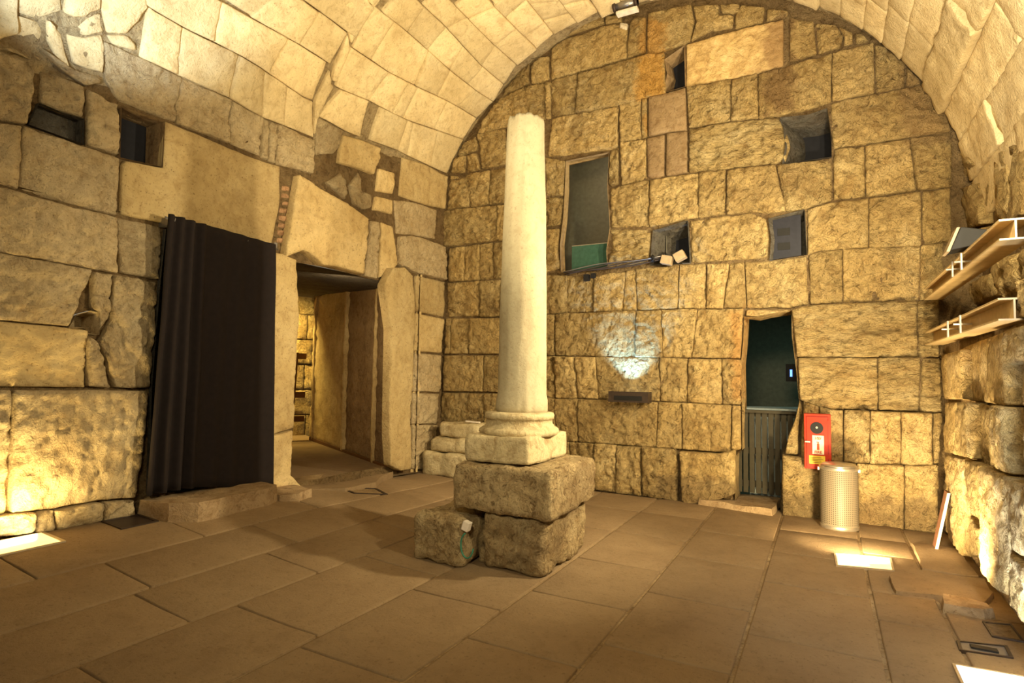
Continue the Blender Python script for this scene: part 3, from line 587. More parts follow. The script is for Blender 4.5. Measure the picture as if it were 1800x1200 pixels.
('L',-5,0.4,1,6,[470,370,483,373],[469,363,483,365],[469,363,470,370],[483,365,483,373]),
('L',-5,0.4,1,6,[469,361,483,363],[469,354,482,356],[469,354,469,361],[482,356,483,363]),
('L',-5,0.4,1,6,[469,352,482,354],[468,345,481,346],[468,345,469,352],[481,346,482,354]),
('L',-5,0.4,1,6,[468,343,481,345],[468,336,480,337],[468,336,468,343],[480,337,481,345]),
('L',-5,0.4,1,6,[468,334,480,336],[467,327,479,328],[467,327,468,334],[479,328,480,336]),
('L',-5,0.4,1,6,[467,325,479,327],[467,318,479,319],[467,318,467,325],[479,319,479,327]),
('L',-5,0.4,1,6,[467,316,478,317],[466,309,478,310],[466,309,467,316],[478,310,478,317]),
('L',8,0.6,1,0,[486,396,523,387,560,381,601,368],[472,292,494,304,504,303,527,292,554,293,595,291],[472,292,476,328,486,396],[595,291,599,332,601,368]),
('L',4,0.9,1,0,[608,368,624,370],[601,290,625,289],[601,290,608,368],[625,289,624,370]),
('L',0,0.6,1,0,[632,372,657,371],[632,292,644,296,669,317],[632,292,632,372],[669,317,657,371]),
('L',0,1,1,0,[658,411,703,419,753,419],[665,362,704,368,753,372],[665,362,658,411],[753,372,753,419]),
('L',5,1,1.5,0,[669,359,695,366,776,365],[668,317,707,310,778,310],[668,317,669,359],[778,310,776,365]),
('L',0,0.6,1,0,[672,477,724,483,782,483],[667,419,729,421,778,427],[667,419,672,477],[778,427,782,483]),
('L',0,0.6,1,0,[624,447,659,451],[620,413,655,418],[620,413,624,447],[655,418,659,451]),
('L',0,0.6,1,0,[620,406,656,410],[616,385,655,388],[616,385,620,406],[655,388,656,410]),
('L',3,0.6,1,0,[553,468,586,473,622,475],[550,431,586,434,613,434],[550,431,552,455,553,468],[613,434,626,461,622,475]),
('L',0,0.8,1,0,[508,473,529,473,553,473],[517,430,544,441],[517,430,508,473],[544,441,553,453,553,473]),
('L',0,1,1,0,[532,400,557,420],[567,386,568,410],[567,386,532,400],[568,410,557,420]),
('L',0,1,1,0,[589,432,594,406,614,406,613,387],[571,408,580,384],[571,408,589,432],[580,384,599,381,613,387]),
('L',-8,1.2,1,0,[523,431,554,443,564,435,596,437],[524,405,538,405,564,425,574,415],[524,405,523,431],[574,415,596,437]),
('L',-6,1,1,0,[635,478,663,484,685,484],[633,455,670,462],[633,455,635,478],[670,462,677,481,685,484]),
('L',10,0.6,1.4,0,[449,295,467,295,484,291],[456,86,490,92],[456,86,449,295],[490,92,488,154,491,221,484,291]),
('L',10,0.6,1.4,0,[456,85,489,90],[459,25,505,21],[459,25,456,85],[505,21,487,38,487,61,489,90]),
('L',14,0.7,2,0,[627,281,644,308,667,312,687,303],[650,29,670,19,693,18],[650,29,644,73,642,219,627,281],[693,18,689,88,692,155,694,239,687,303]),
('L',0,0.7,1,0,[708,307,783,308],[710,252,781,250],[710,252,708,307],[781,250,783,308]),
('L',0,0.7,1,0,[710,250,780,247],[710,192,777,191],[710,192,710,250],[777,191,780,247]),
('L',0,0.8,1,0,[710,190,776,188],[709,131,775,128],[709,131,710,190],[775,128,776,188]),
('L',0,1,1,0,[709,129,775,126],[707,82,769,78],[707,82,709,129],[769,78,775,126]),
('L',0,1,1,0,[707,81,770,77],[710,15,769,4],[710,15,707,81],[769,4,770,77]),
('V',0,0.45,0.5,0,[524,943,570,937],[508,985,529,985,557,986,582,984],[508,985,524,943],[582,984,570,937]),
('V',0,0.45,0.5,0,[593,936,648,932],[599,982,656,976],[599,982,593,936],[656,976,648,932]),
('V',-1,0.45,0.5,0,[648,932,660,931],[656,976,678,976],[656,976,648,932],[678,976,660,931]),
('V',0,0.45,0.5,0,[660,931,714,922],[678,976,734,974],[678,976,660,931],[734,974,714,922]),
('V',-1,0.45,0.5,0,[714,922,777,912],[734,974,780,972],[734,974,714,922],[780,972,777,912]),
('V',0,0.45,0.5,0,[508,894,577,893],[514,943,524,943,570,937],[514,943,508,894],[570,937,577,893]),
('V',0,0.45,0.5,0,[577,893,614,889],[570,937,616,935],[570,937,577,893],[616,935,614,889]),
('V',0,0.45,0.5,0,[614,889,633,887],[616,935,638,933],[616,935,614,889],[638,933,633,887]),
('V',0,0.45,0.5,0,[633,887,698,878],[638,933,648,932,704,923],[638,933,633,887],[704,923,698,878]),
('V',-1,0.45,0.5,0,[698,878,704,877,773,873],[704,923,713,922,775,912],[704,923,698,878],[775,912,773,873]),
('V',0,0.45,0.5,0,[502,840,516,840,540,839],[511,894,543,893],[511,894,502,840],[543,893,540,839]),
('V',-1,0.45,0.5,0,[540,839,561,839,613,840],[543,893,576,893,613,889,627,887],[543,893,540,839],[627,887,613,840]),
('V',2,0.45,0.5,0,[613,840,664,842],[627,887,671,881],[627,887,613,840],[671,881,664,842]),
('V',2,0.45,0.5,0,[664,842,729,841],[671,881,704,877,719,876],[671,881,664,842],[719,876,729,841]),
('V',0,0.45,0.5,0,[729,841,737,841,780,837],[719,876,773,873],[719,876,729,841],[773,873,780,837]),
('V',1,0.45,0.5,0,[522,802,537,802,558,803,561,803],[518,840,561,839,564,839],[518,840,522,802],[564,839,561,803]),
('V',1,0.45,0.5,0,[561,803,609,803],[564,839,607,840],[564,839,561,803],[607,840,609,803]),
('V',-1,0.45,0.5,0,[609,803,654,806],[607,840,616,841,662,842],[607,840,609,803],[662,842,654,806]),
('V',1,0.45,0.5,0,[654,806,709,809],[662,842,710,841],[662,842,654,806],[710,841,709,809]),
('V',0,0.45,0.5,0,[709,809,770,807],[710,841,737,841,780,837],[710,841,709,809],[780,837,770,807]),
('V',-1,0.45,0.5,0,[564,776,624,776],[557,803,610,803],[557,803,564,776],[610,803,624,776]),
('V',1,0.45,0.5,0,[624,776,696,776],[610,803,705,809],[610,803,624,776],[705,809,696,776]),
('V',0,0.45,0.5,0,[696,776,759,773],[705,809,770,807],[705,809,696,776],[770,807,759,773]),
('V',0,0.45,0.5,0,[600,742,642,741],[595,776,626,776],[595,776,600,742],[626,776,642,741]),
('V',2,0.45,0.5,0,[642,741,698,739],[626,776,696,776],[626,776,642,741],[696,776,698,739]),
('V',0,0.45,0.5,0,[698,739,725,738,761,736],[696,776,761,773],[696,776,698,739],[761,773,761,736]),
('V',1,0.45,0.5,0,[636,706,666,704],[639,741,669,740],[639,741,636,706],[669,740,666,704]),
('V',1,0.45,0.5,0,[666,704,723,704],[669,740,723,738],[669,740,666,704],[723,738,723,704]),
('V',-1,0.45,0.5,0,[723,704,754,704],[723,738,761,736],[723,738,723,704],[761,736,754,704]),
('V',1,0.45,0.5,0,[659,672,703,670],[633,706,666,704,675,704],[633,706,659,672],[675,704,703,670]),
('V',0,0.45,0.5,0,[703,670,735,669],[675,704,719,704],[675,704,703,670],[719,704,735,669]),
('V',0,0.45,0.5,0,[735,669,760,668],[719,704,756,704],[719,704,735,669],[756,704,760,668]),
('V',1,0.45,0.5,0,[683,644,726,639],[670,672,700,670,712,670],[670,672,683,644],[712,670,726,639]),
('V',1,0.45,0.5,0,[726,639,758,635],[712,670,762,668],[712,670,726,639],[762,668,758,635]),
('V',1,0.8,0.6,0,[296,967,299,968,328,969],[302,1012,339,1012],[302,1012,296,967],[339,1012,328,969]),
('V',-1,0.8,0.6,0,[328,969,331,969,390,966],[339,1012,345,1012,395,1011],[339,1012,328,969],[395,1011,390,966]),
('V',2,0.8,0.6,0,[390,966,419,967,421,968],[395,1011,437,1015],[395,1011,390,966],[437,1015,421,968]),
('V',1,0.8,0.6,0,[421,968,437,969,454,971],[437,1015,440,1015,467,1013],[437,1015,421,968],[467,1013,454,971]),
('V',0,0.8,0.6,0,[454,971,481,973,492,972],[467,1013,513,1011],[467,1013,454,971],[513,1011,492,972]),
('V',2,0.8,0.6,0,[303,932,342,930,353,929],[288,967,299,968,331,969,360,967],[288,967,303,932],[360,967,353,929]),
('V',2,0.8,0.6,0,[353,929,409,926,432,925],[360,967,389,966,419,967,427,968],[360,967,353,929],[427,968,432,925]),
('V',-1,0.8,0.6,0,[432,925,446,924,489,924],[427,968,437,969,481,973,494,971],[427,968,432,925],[494,971,489,924]),
('V',2,0.7,0.6,0,[403,884,425,883,451,883],[385,927,409,926,446,924],[385,927,403,884],[446,924,451,883]),
('V',0,0.7,0.6,0,[451,883,455,882,495,883],[446,924,493,924],[446,924,451,883],[493,924,495,883]),
('V',0,0.6,1,0,[497,884,508,895],[501,924,508,941,515,938],[501,924,497,884],[515,938,508,895]),
('V',0,0.6,1,0,[498,930,508,943,513,944],[496,972,512,1008],[496,972,498,930],[512,1008,507,983,513,944]),
('V',0,0.8,1,0,[458,848,481,833,507,846],[451,882,496,882,507,891],[451,882,451,874,458,848],[507,891,507,846]),
('V',2,0.5,0.5,0,[700,601,773,601],[700,635,773,635],[700,635,700,601],[773,635,773,601]),
('V',-1,0.5,0.5,0,[653,601,700,601],[653,635,700,635],[653,635,653,601],[700,635,700,601]),
('V',1,0.5,0.5,0,[700,565,771,565],[701,601,773,601],[701,601,700,565],[773,601,771,565]),
('V',-1,0.5,0.5,0,[650,565,700,565],[649,601,700,601],[649,601,650,565],[700,601,700,565]),
('V',1,0.5,0.5,0,[719,527,773,527],[717,565,773,565],[717,565,719,527],[773,565,773,527]),
('V',2,0.5,0.5,0,[641,527,719,527],[642,565,719,565],[642,565,641,527],[719,565,719,527]),
('V',-1,0.5,0.5,0,[718,488,771,488],[719,527,772,527],[719,527,718,488],[772,527,771,488]),
('V',-1,0.5,0.5,0,[690,450,771,450],[690,488,773,488],[690,488,690,450],[773,488,771,450]),
('V',-1,0.5,0.5,0,[688,413,773,413],[689,450,772,450],[689,450,688,413],[772,450,773,413]),
('V',0,0.5,0.5,0,[719,376,773,376],[719,413,772,413],[719,413,719,376],[772,413,773,376]),
('V',2,0.5,0.5,0,[650,376,717,376],[650,413,719,413],[650,413,650,376],[719,413,717,376]),
('V',2,0.5,0.5,0,[722,344,772,344],[724,376,772,376],[724,376,722,344],[772,376,772,344]),
('V',-1,0.5,0.5,0,[653,344,722,344],[652,376,722,376],[652,376,653,344],[722,376,722,344]),
('V',-1,0.5,0.5,0,[718,317,773,317],[720,344,772,344],[720,344,718,317],[772,344,773,317]),
('V',2,0.5,0.5,0,[649,317,720,317],[648,344,718,344],[648,344,649,317],[718,344,720,317]),
('V',-1,0.5,0.5,0,[722,285,773,285],[722,317,773,317],[722,317,722,285],[773,317,773,285]),
('V',2,0.5,0.5,0,[656,285,722,285],[656,317,721,317],[656,317,656,285],[721,317,722,285]),
('V',0,0.5,0.5,0,[707,257,773,257],[707,285,771,285],[707,285,707,257],[771,285,773,257]),
('V',0,0.5,0.5,0,[655,257,708,257],[656,285,707,285],[656,285,655,257],[707,285,708,257]),
('V',0,0.5,0.5,0,[594,257,654,257],[596,285,656,285],[596,285,594,257],[656,285,654,257]),
('V',1,0.5,0.5,0,[693,227,772,227],[693,257,772,257],[693,257,693,227],[772,257,772,227]),
('V',2,0.5,0.5,0,[634,227,693,227],[635,257,692,257],[635,257,634,227],[692,257,693,227]),
('V',1,0.5,0.5,0,[560,227,633,227],[560,257,634,257],[560,257,560,227],[634,257,633,227]),
('V',1,0.5,0.5,0,[691,189,773,189],[690,227,772,227],[690,227,691,189],[772,227,773,189]),
('V',2,0.5,0.5,0,[608,189,691,189],[609,227,691,227],[609,227,608,189],[691,227,691,189]),
('V',2,0.5,0.5,0,[510,189,608,189],[509,227,609,227],[509,227,510,189],[609,227,608,189]),
('V',6,0.7,0.4,0,[601,148,773,148],[602,189,771,189],[602,189,601,148],[771,189,773,148]),
('V',4,0.7,0.4,0,[510,148,601,148],[510,189,602,189],[510,189,510,148],[602,189,601,148]),
('V',0,0.7,0.4,0,[558,109,771,109],[559,148,772,148],[559,148,558,109],[772,148,771,109]),
('V',-1,0.7,0.4,0,[510,109,558,109],[510,148,559,148],[510,148,510,109],[559,148,558,109]),
('V',3,0.7,0.4,0,[659,64,771,64],[658,109,771,109],[658,109,659,64],[771,109,771,64]),
('V',-1,0.7,0.4,0,[510,64,660,64],[509,109,661,109],[509,109,510,64],[661,109,660,64]),
('V',2,0.7,0.4,0,[612,19,772,19],[612,64,773,64],[612,64,612,19],[773,64,772,19]),
('V',4,0.7,0.4,0,[510,19,612,19],[510,64,613,64],[510,64,510,19],[613,64,612,19]),
('V',1,0.5,0.5,0,[510,739,549,739],[509,775,546,775],[509,775,510,739],[546,775,549,739]),
('V',0,0.5,0.5,0,[582,704,649,704],[580,739,649,739],[580,739,582,704],[649,739,649,704]),
('V',-1,0.5,0.5,0,[510,704,582,704],[511,739,581,739],[511,739,510,704],[581,739,582,704]),
('V',0,0.5,0.5,0,[565,669,629,669],[565,704,627,704],[565,704,565,669],[627,704,629,669]),
('V',0,0.5,0.5,0,[639,635,704,635],[641,669,702,669],[641,669,639,635],[702,669,704,635]),
('V',-1,0.5,0.5,0,[583,635,641,635],[581,669,639,669],[581,669,583,635],[639,669,641,635]),
('V',-1,0.7,0.6,0,[346,882,434,882],[347,926,435,926],[347,926,346,882],[435,926,434,882]),
('V',0,0.7,0.6,0,[252,882,347,882],[252,926,346,926],[252,926,252,882],[346,926,347,882]),
('V',2,0.7,0.6,0,[414,841,506,841],[413,882,507,882],[413,882,414,841],[507,882,506,841]),
('V',1,0.7,0.6,0,[314,841,412,841],[314,882,413,882],[314,882,314,841],[413,882,412,841]),
('V',0,0.7,0.6,0,[406,799,507,799],[407,841,506,841],[407,841,406,799],[506,841,507,799]),
('V',0,0.7,0.6,0,[427,758,508,758],[429,799,506,799],[429,799,427,758],[506,799,508,758]),
('V',4,1,0.6,0,[415,103,507,103],[415,161,508,161],[415,161,415,103],[508,161,507,103]),
('V',7,1,0.6,0,[424,45,506,45],[422,103,508,103],[422,103,424,45],[508,103,506,45]),
('V',5,1.5,1,0,[186,1015,203,1001],[193,1056,211,1037],[193,1056,186,1015],[211,1037,203,1001]),
('V',0,1.5,1,0,[205,1004,233,988],[209,1021,224,1019,237,1005],[209,1021,205,1004],[237,1005,233,988]),
('V',0,1.5,1,0,[235,987,257,974],[238,1005,249,1005,263,989],[238,1005,235,987],[263,989,257,974]),
('V',0,1,1,0,[258,971,287,956],[272,1005,287,998],[272,1005,264,990,258,971],[287,998,296,967,287,956]),
('V',-4,2,1,0,[239,1007,250,1006,264,991],[243,1019,256,1016,270,1006],[243,1019,239,1007],[270,1006,264,991]),
('V',-3,2,1,0,[209,1023,224,1020,229,1027],[212,1038,228,1052],[212,1038,209,1023],[228,1052,229,1027]),
('V',0,2,1,0,[229,1016,241,1021],[233,1033,246,1047,251,1046],[233,1033,229,1016],[251,1046,241,1021]),
('L',0,1,1,0,[193,407,213,416],[210,413,226,412],[210,413,193,407],[226,412,213,416]),
('V',0,1.5,1,0,[244,1020,256,1017,269,1008],[252,1041,262,1041,276,1039],[252,1041,244,1020],[276,1039,273,1015,269,1008]),
('V',0,1,1,0,[272,1006,287,999],[278,1012,297,1009],[278,1012,272,1006],[297,1009,299,1005,287,999]),
('L',3,1.2,1,0,[228,424,250,418,260,419,275,421],[245,413,264,408],[245,413,228,424],[264,408,275,415,275,421]),
('R',-1,0.8,1,0,[782,188,742,188],[772,140,748,140],[772,140,782,188],[748,140,742,188]),
('R',8,0.8,1,0,[682,186,613,187],[688,142,619,144],[688,142,682,186],[619,144,613,187]),
('R',0,0.8,1,0,[665,190,568,194,563,194],[671,142,580,143],[671,142,665,190],[580,143,563,194]),
('R',7,0.8,1,0,[524,192,487,193],[539,144,534,144,489,144,485,145],[539,144,524,192],[485,145,487,193]),
('R',-2,0.8,1,0,[531,196,485,200,479,201],[528,143,486,144],[528,143,531,196],[486,144,479,201]),
('R',7,0.8,1,0,[442,197,369,199],[448,145,374,147],[448,145,442,197],[374,147,369,199]),
('R',1,1,1,0,[758,138,691,140],[765,84,712,88],[765,84,758,138],[712,88,691,140]),
('R',12,1,1,0,[620,142,596,143,581,143],[639,95,586,99,574,99],[639,95,620,142],[574,99,581,143]),
('R',3,1,1,0,[633,141,553,142],[625,94,571,95,556,96],[625,94,633,141],[556,96,553,142]),
('R',11,1,1,0,[512,144,478,144],[516,100,470,102],[516,100,512,144],[470,102,478,144]),
('R',2,1,1,0,[520,142,513,143,467,144],[511,96,497,97,472,98],[511,96,520,142],[472,98,467,144]),
('R',11,1,1,0,[428,145,358,147],[433,103,362,107],[433,103,428,145],[362,107,358,147]),
('R',5,1.3,1,0,[731,86,639,93],[729,12,697,3,658,4,585,24],[729,12,731,86],[585,24,587,43,624,47,632,72,639,93]),
('R',10,1,1,0,[599,97,553,98],[581,55,553,54],[581,55,596,72,599,97],[553,54,552,75,553,98]),
('R',12,1.1,1,0,[535,99,473,101],[544,20,499,21,468,28],[544,20,546,52,535,99],[468,28,469,48,471,79,473,101]),
('R',12,1,1,0,[470,101,392,103],[464,57,435,59,386,79],[464,57,470,101],[386,79,392,103]),
('R',10,1,1,0,[473,54,444,55,385,79],[476,21,384,15],[476,21,473,54],[384,15,373,48,385,79]),
('R',4,1.6,1,0,[467,223,402,220],[469,198,405,193],[469,198,467,223],[405,193,402,220]),
('R',6,1.6,1,0,[493,195,397,192],[489,170,448,174,400,169],[489,170,493,195],[400,169,397,192]),
('Q',3,1.5,1.5,0,[790,372,741,362],[779,324,732,317],[779,324,790,372],[732,317,741,362]),
('Q',-5,1.5,1.5,0,[773,384,711,375],[764,325,702,334],[764,325,773,384],[702,334,711,375]),
('Q',-2,1.5,1.5,0,[688,374,646,363],[687,306,649,304],[687,306,688,374],[649,304,646,363]),
('Q',-1,1.5,1.5,0,[635,363,588,349],[639,297,594,292],[639,297,635,363],[594,292,588,349]),
('Q',-5,1.5,1.5,0,[721,273,687,272],[716,242,676,236],[716,242,721,273],[676,236,679,244,687,272]),
('Q',-2,1.5,1.5,0,[666,270,630,270],[658,238,623,240],[658,238,666,270],[623,240,630,270]),
('Q',2,1.5,1.5,0,[608,267,546,263],[602,232,550,224],[602,232,608,267],[550,224,546,263]),
('Q',1,1.5,1.5,0,[801,266,705,264],[799,242,703,241],[799,242,801,266],[703,241,705,264]),
('Q',1,1.5,1.5,0,[847,269,803,266],[851,239,801,241],[851,239,847,269],[801,241,803,266]),
('Q',5,1.5,1.5,0,[913,262,832,260],[908,237,835,237],[908,237,913,262],[835,237,832,260]),
('Q',5,1.5,1.5,0,[998,267,918,261],[1003,237,914,234],[1003,237,998,267],[914,234,918,261]),
('Q',1,1.5,1.5,0,[794,325,685,305],[859,311,797,303],[859,311,794,325],[797,303,685,305]),
('Q',-2,1.5,1.5,0,[869,394,824,381],[870,338,818,333],[870,338,869,394],[818,333,824,381]),
('Q',-5,1.5,1.5,0,[886,469,852,456],[895,401,854,389],[895,401,886,469],[854,389,852,456]),
('Q',4,1.5,1.5,0,[793,434,732,378],[794,379,775,385],[794,379,793,434],[775,385,732,378]),
('Q',2,1.5,1.5,0,[944,355,818,326],[927,320,840,312],[927,320,944,355],[840,312,818,326])]

def nofill(): pass
# ------------------------------------------------------------------ shell of the hall
BO = [(-6.2, -.2), (1.6, -.2), (1.6, 3.2)]
for k in range(0, 25):
    a = math.pi*k/24; BO.append((CX+(R+.12)*math.cos(a), CZ+(R+.12)*math.sin(a)))
BO.append((-6.2, 3.0))
wall_back = shell('wall_back', 'B', BO, [HOLES[k] for k in ('window', 'door', 'niche1', 'niche2', 'niche3', 'niche4')], MAT['dark_mortar'])
def zj(y): return CZ+math.sqrt(max(0,R*R-(xl(y)-CX)**2))+.03
LO = [(-3, -.2), (7.9, -.2)]+[(y, zj(y)) for y in (7.9, 7, 6, 5, 4, 3, 2, 1, 0, -1.5, -3)]
wall_left = shell('wall_left', 'L', LO, [HOLES[k] for k in ('niche5', 'niche6', 'niche7', 'passage', 'curtain')], MAT['dark_mortar'])
# vault
vv = []; vf = []
NA, NY = 60, 10
for j in range(NY+1):
    for i in range(NA+1):
        a = math.radians(-4+169.5*i/NA); y = -3+10.95*j/NY
        vv.append((CX+(R+.05)*math.cos(a), y, CZ+(R+.05)*math.sin(a)))
for j in range(NY):
    for i in range(NA): vf.append((j*(NA+1)+i, j*(NA+1)+i+1, (j+1)*(NA+1)+i+1, (j+1)*(NA+1)+i))
ceiling = tag(mesh_obj('ceiling', vv, vf, MAT['vault_mortar'], None, True), kind='structure')
# right wall: lower mass, ledge and recessed upper strip
bm = bmesh.new()
box(bm, (1.14, -3, -.2), (1.7, 7.9, 2.02)); box(bm, (1.5, -3, 2.02), (1.9, 7.9, 3.3))
wall_right = bm_obj('wall_right', bm, MAT['dark_mortar']); wall_right['kind'] = 'structure'
# floor
fv = []; ff = []
xs = [-6.4+.25*i for i in range(31)]; ys = [-3+.3*i for i in range(37)]
for y in ys:
    for x in xs: fv.append((x, y, floor_z(x, y)-.014))
nx = len(xs)
for j in range(len(ys)-1):
    for i in range(nx-1): ff.append((j*nx+i, j*nx+i+1, (j+1)*nx+i+1, (j+1)*nx+i))
floor = tag(mesh_obj('floor', fv, ff, MAT['grout'], None, True), kind='structure')

# ------------------------------------------------------------------ wall and vault stones
PAR = {'B': wall_back, 'L': wall_left, 'V': ceiling, 'R': wall_right, 'Q': wall_right}
TINT = {1: 'smooth', 2: 'orange', 3: 'pale', 4: 'wall_smooth', 5: 'brown', 6: 'brick'}
def pairs(a): return [(a[i]/100, a[i+1]/100) for i in range(0, len(a), 2)]
for k, (S, d, ro, bu, tint, T, B, L, Rr) in enumerate(STONES):
    if S == 'R': ro *= .6
    T, B, L, Rr = pairs(T), pairs(B), pairs(L), pairs(Rr)
    key = TINT.get(tint) or {'B': 'wall', 'L': 'left', 'V': 'vault', 'R': 'right', 'Q': 'wall'}[S]
    if S == 'B' and not tint and ro >= 1.9: key = 'ripple'
    if S == 'L' and not tint and ro <= .7: key = 'smooth'
    stone(S, T, B, L, Rr, d/100, ro, bu, MAT[key], PAR[S], seed=k, ripple=(key == 'ripple'),
          cell=(.028 if ro > .55 else .05) if S in 'BLR' else .07, gap=.004 if S != 'V' else .004, edge=.012 if S != 'V' else .006, name='brick' if tint == 6 else 'stone')

# ------------------------------------------------------------------ paving
STRIPS = [(-5.72, -4.76, [-.2, 1.0, 2.07, 3.3, 4.6, 5.6, 6.6, 7.7]),
 (-4.76, -4.13, [.2, 1.3, 2.48, 3.75, 4.9, 6.1, 7.7]),
 (-4.13, -3.5, [.5, 1.3, 2.35, 3.4, 4.7, 6.0, 7.7]),
 (-3.5, -2.72, [.6, 1.72, 2.66, 3.9, 5.3, 6.5, 7.75]),
 (-2.72, -1.95, [.4, 1.4, 2.5, 3.55, 4.7, 5.9, 6.9, 7.75]),
 (-1.95, -1.2, [1.0, 2.1, 3.09, 3.98, 4.9, 5.9, 6.9, 7.75]),
 (-1.2, -.46, [1.3, 2.5, 3.43, 4.4, 5.4, 6.4, 7.9]),
 (-.46, .28, [1.2, 2.6, 4.02, 5.1, 6.02, 6.9, 7.75]),
 (.28, .70, [1.2, 3.3, 4.7, 5.3, 6.4, 7.0, 7.7]),
 (.70, 1.2, [1.2, 3.3, 4.0, 5.1, 6.02, 6.9, 7.6])]
k = 0
for x0, x1, js in STRIPS:
    for a, b in zip(js, js[1:]):
        k += 1; rr = random.Random(k); s = rr.uniform(-.012, .012)
        x0_, x1_ = x0+.006, x1-.006
        stone('F', [(x0_, b), (x1_, b+s)], [(x0_, a), (x1_, a+s)], [(x0_, a), (x0_, b)], [(x1_, a), (x1_, b)], .0, .1, 0, MAT['floor'], floor,
              name='paving_slab', cell=.25, gap=.006, seed=k, depth=.05, edge=.003)

# ------------------------------------------------------------------ pockets in the walls
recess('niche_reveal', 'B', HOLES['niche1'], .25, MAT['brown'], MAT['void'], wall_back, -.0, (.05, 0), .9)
recess('niche_reveal', 'B', HOLES['niche2'], .40, MAT['recess_shade'], MAT['void'], wall_back, -.0, (.14, -.05), .6)
recess('niche_reveal', 'B', HOLES['niche3'], .35, MAT['recess_shade'], MAT['void'], wall_back, -.0, (.15, 0), .6)
recess('niche_reveal', 'B', HOLES['niche4'], .30, MAT['recess_shade'], MAT['recess_shade'], wall_back, -.0, (.1, 0), .8)
recess('niche_reveal', 'L', HOLES['niche5'], .14, MAT['recess_shade'], MAT['recess_shade'], wall_left, 0, (.0, 0), 1)
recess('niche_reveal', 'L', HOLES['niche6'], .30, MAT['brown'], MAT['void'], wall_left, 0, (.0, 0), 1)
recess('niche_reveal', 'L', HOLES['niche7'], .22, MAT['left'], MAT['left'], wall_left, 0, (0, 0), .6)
recess('doorway_reveal', 'L', HOLES['curtain'], .5, MAT['recess_shade'], MAT['recess_shade'], wall_left, 0)
recess('window_reveal', 'B', HOLES['window'], .16, MAT['brown'], None, wall_back, 0)
recess('door_reveal', 'B', HOLES['door'], .5, MAT['wall'], None, wall_back, 0)
# ------------------------------------------------------------------ rooms beyond the openings
def room(name, lo, hi, mat):
    b = bmesh.new(); box(b, lo, hi)
    for f in [f for f in b.faces if f.normal.y < -.9 or f.calc_center_median().y < lo[1]+1e-4]: b.faces.remove(f)
    o = bm_obj(name, b, mat); o['kind'] = 'structure'; return o
room('wall_room_beyond_door', (-1.6, 8.31, -.1), (.6, 11.2, 2.7), MAT['dark_room'])
room('wall_room_beyond_window', (-4.2, 7.97, 2.75), (-1.9, 9.0, 5.2), MAT['cloth_grey'])
area_lamp('door_room_light', (-.2, 9.6, 2.4), (-.8, 10.2, 0), .4, .4, 5, (.5, .9, .75))
area_lamp('window_room_light', (-2.4, 8.2, 5.0), (-3.2, 8.9, 3.6), .4, .3, 11, (1.0, .9, .7))
win = HOLES['window']; cxw = -3.03
wp = mesh_obj('window_1', [(cxw+(p[0]-cxw)*1.02, 7.95, p[1]) for p in win], [tuple(range(len(win)))], MAT['glass']); wp['kind'] = 'structure'
b = bmesh.new(); box(b, (-3.26, 7.90, 3.06), (-2.72, 7.915, 3.48)); 
gs = bm_obj('glass_sheet', b, MAT['green_glass'])
tag(gs, 'green-tinted glass sheet standing at the foot of the tall wall opening', 'glass')
b = bmesh.new(); box(b, (-3.26, 7.895, 3.48), (-2.72, 7.92, 3.49)); bm_obj('sheet_rim', b, MAT['steel'], gs)
# sill stones of the tall opening
# ------------------------------------------------------------------ passage in the left wall
def J(u, v, h=0): return sm('J', u, v, h)
wall_passage = tag(mesh_obj('wall_passage', [J(-.75, -.1, -.06), J(5.3, -.1, -.06), J(5.3, 3.4, -.06), J(-.75, 3.4, -.06)], [(0, 1, 2, 3)], MAT['dark_mortar']), kind='structure')
for k, (a, bb, m_) in enumerate(((-.7, .02, 'smooth'), (.04, .75, 'smooth'), (.77, 2.4, 'left'), (2.44, 4.9, 'smooth'))):
    stone('J', [(a, 3.3), (bb, 3.3)], [(a, .03), (bb, .03)], [(a, .03), (a, 3.3)], [(bb, .03), (bb, 3.3)], .02+.03*(k % 2), 1.1, 1.5, MAT['brown' if k in (1, 2) else 'smooth'], wall_passage, cell=.1, seed=700+k, gap=.012)
for k, (a, bb) in enumerate(((.70, .80), (2.36, 2.48), (4.55, 4.65))):
    stone('J', [(a, 3.28), (bb, 3.28)], [(a, .05), (bb, .05)], [(a, .05), (a, 3.28)], [(bb, .05), (bb, 3.28)], .09, .6, 1, MAT['smooth'], wall_passage, name='rib', cell=.06, seed=750+k)
area_lamp('passage_mouth_fill', (-6.0, 5.9, 2.7), (-7.2, 8.0, 1.2), .3, .3, 16, (1.0, .74, .42))  # added soft fill to lift the side wall of the passage
b = bmesh.new(); prism(b, [J(-.35, .0, .03), J(4.8, .0, .03), J(4.8, .09, .03), J(-.35, .09, .03)], (0, 0, 0), (-.475*.05, -.88*.05, 0))
tr = bm_obj('trim_1', b, MAT['wood']); tr['kind'] = 'structure'
wall_far = tag(mesh_obj('wall_far', [sm('K', u, v, -.06) for u, v in ((-1.4, -.2), (3.4, -.2), (3.4, 3.9), (-1.4, 3.9))], [(0, 1, 2, 3)], MAT['dark_mortar']), kind='structure')
k = 0
rr = random.Random(3)
for j in range(6):
    z0 = -.1+j*.62; u = -1.3-rr.uniform(0, .3)
    while u < 3.2:
        u2 = u+rr.uniform(.55, 1.0); k += 1
        stone('K', [(u, z0+.6), (u2, z0+.6)], [(u, z0), (u2, z0)], [(u, z0), (u, z0+.6)], [(u2, z0), (u2, z0+.6)], 0, 1.4, 1, MAT['wall'], wall_far, cell=.09, seed=800+k)
        u = u2+.01
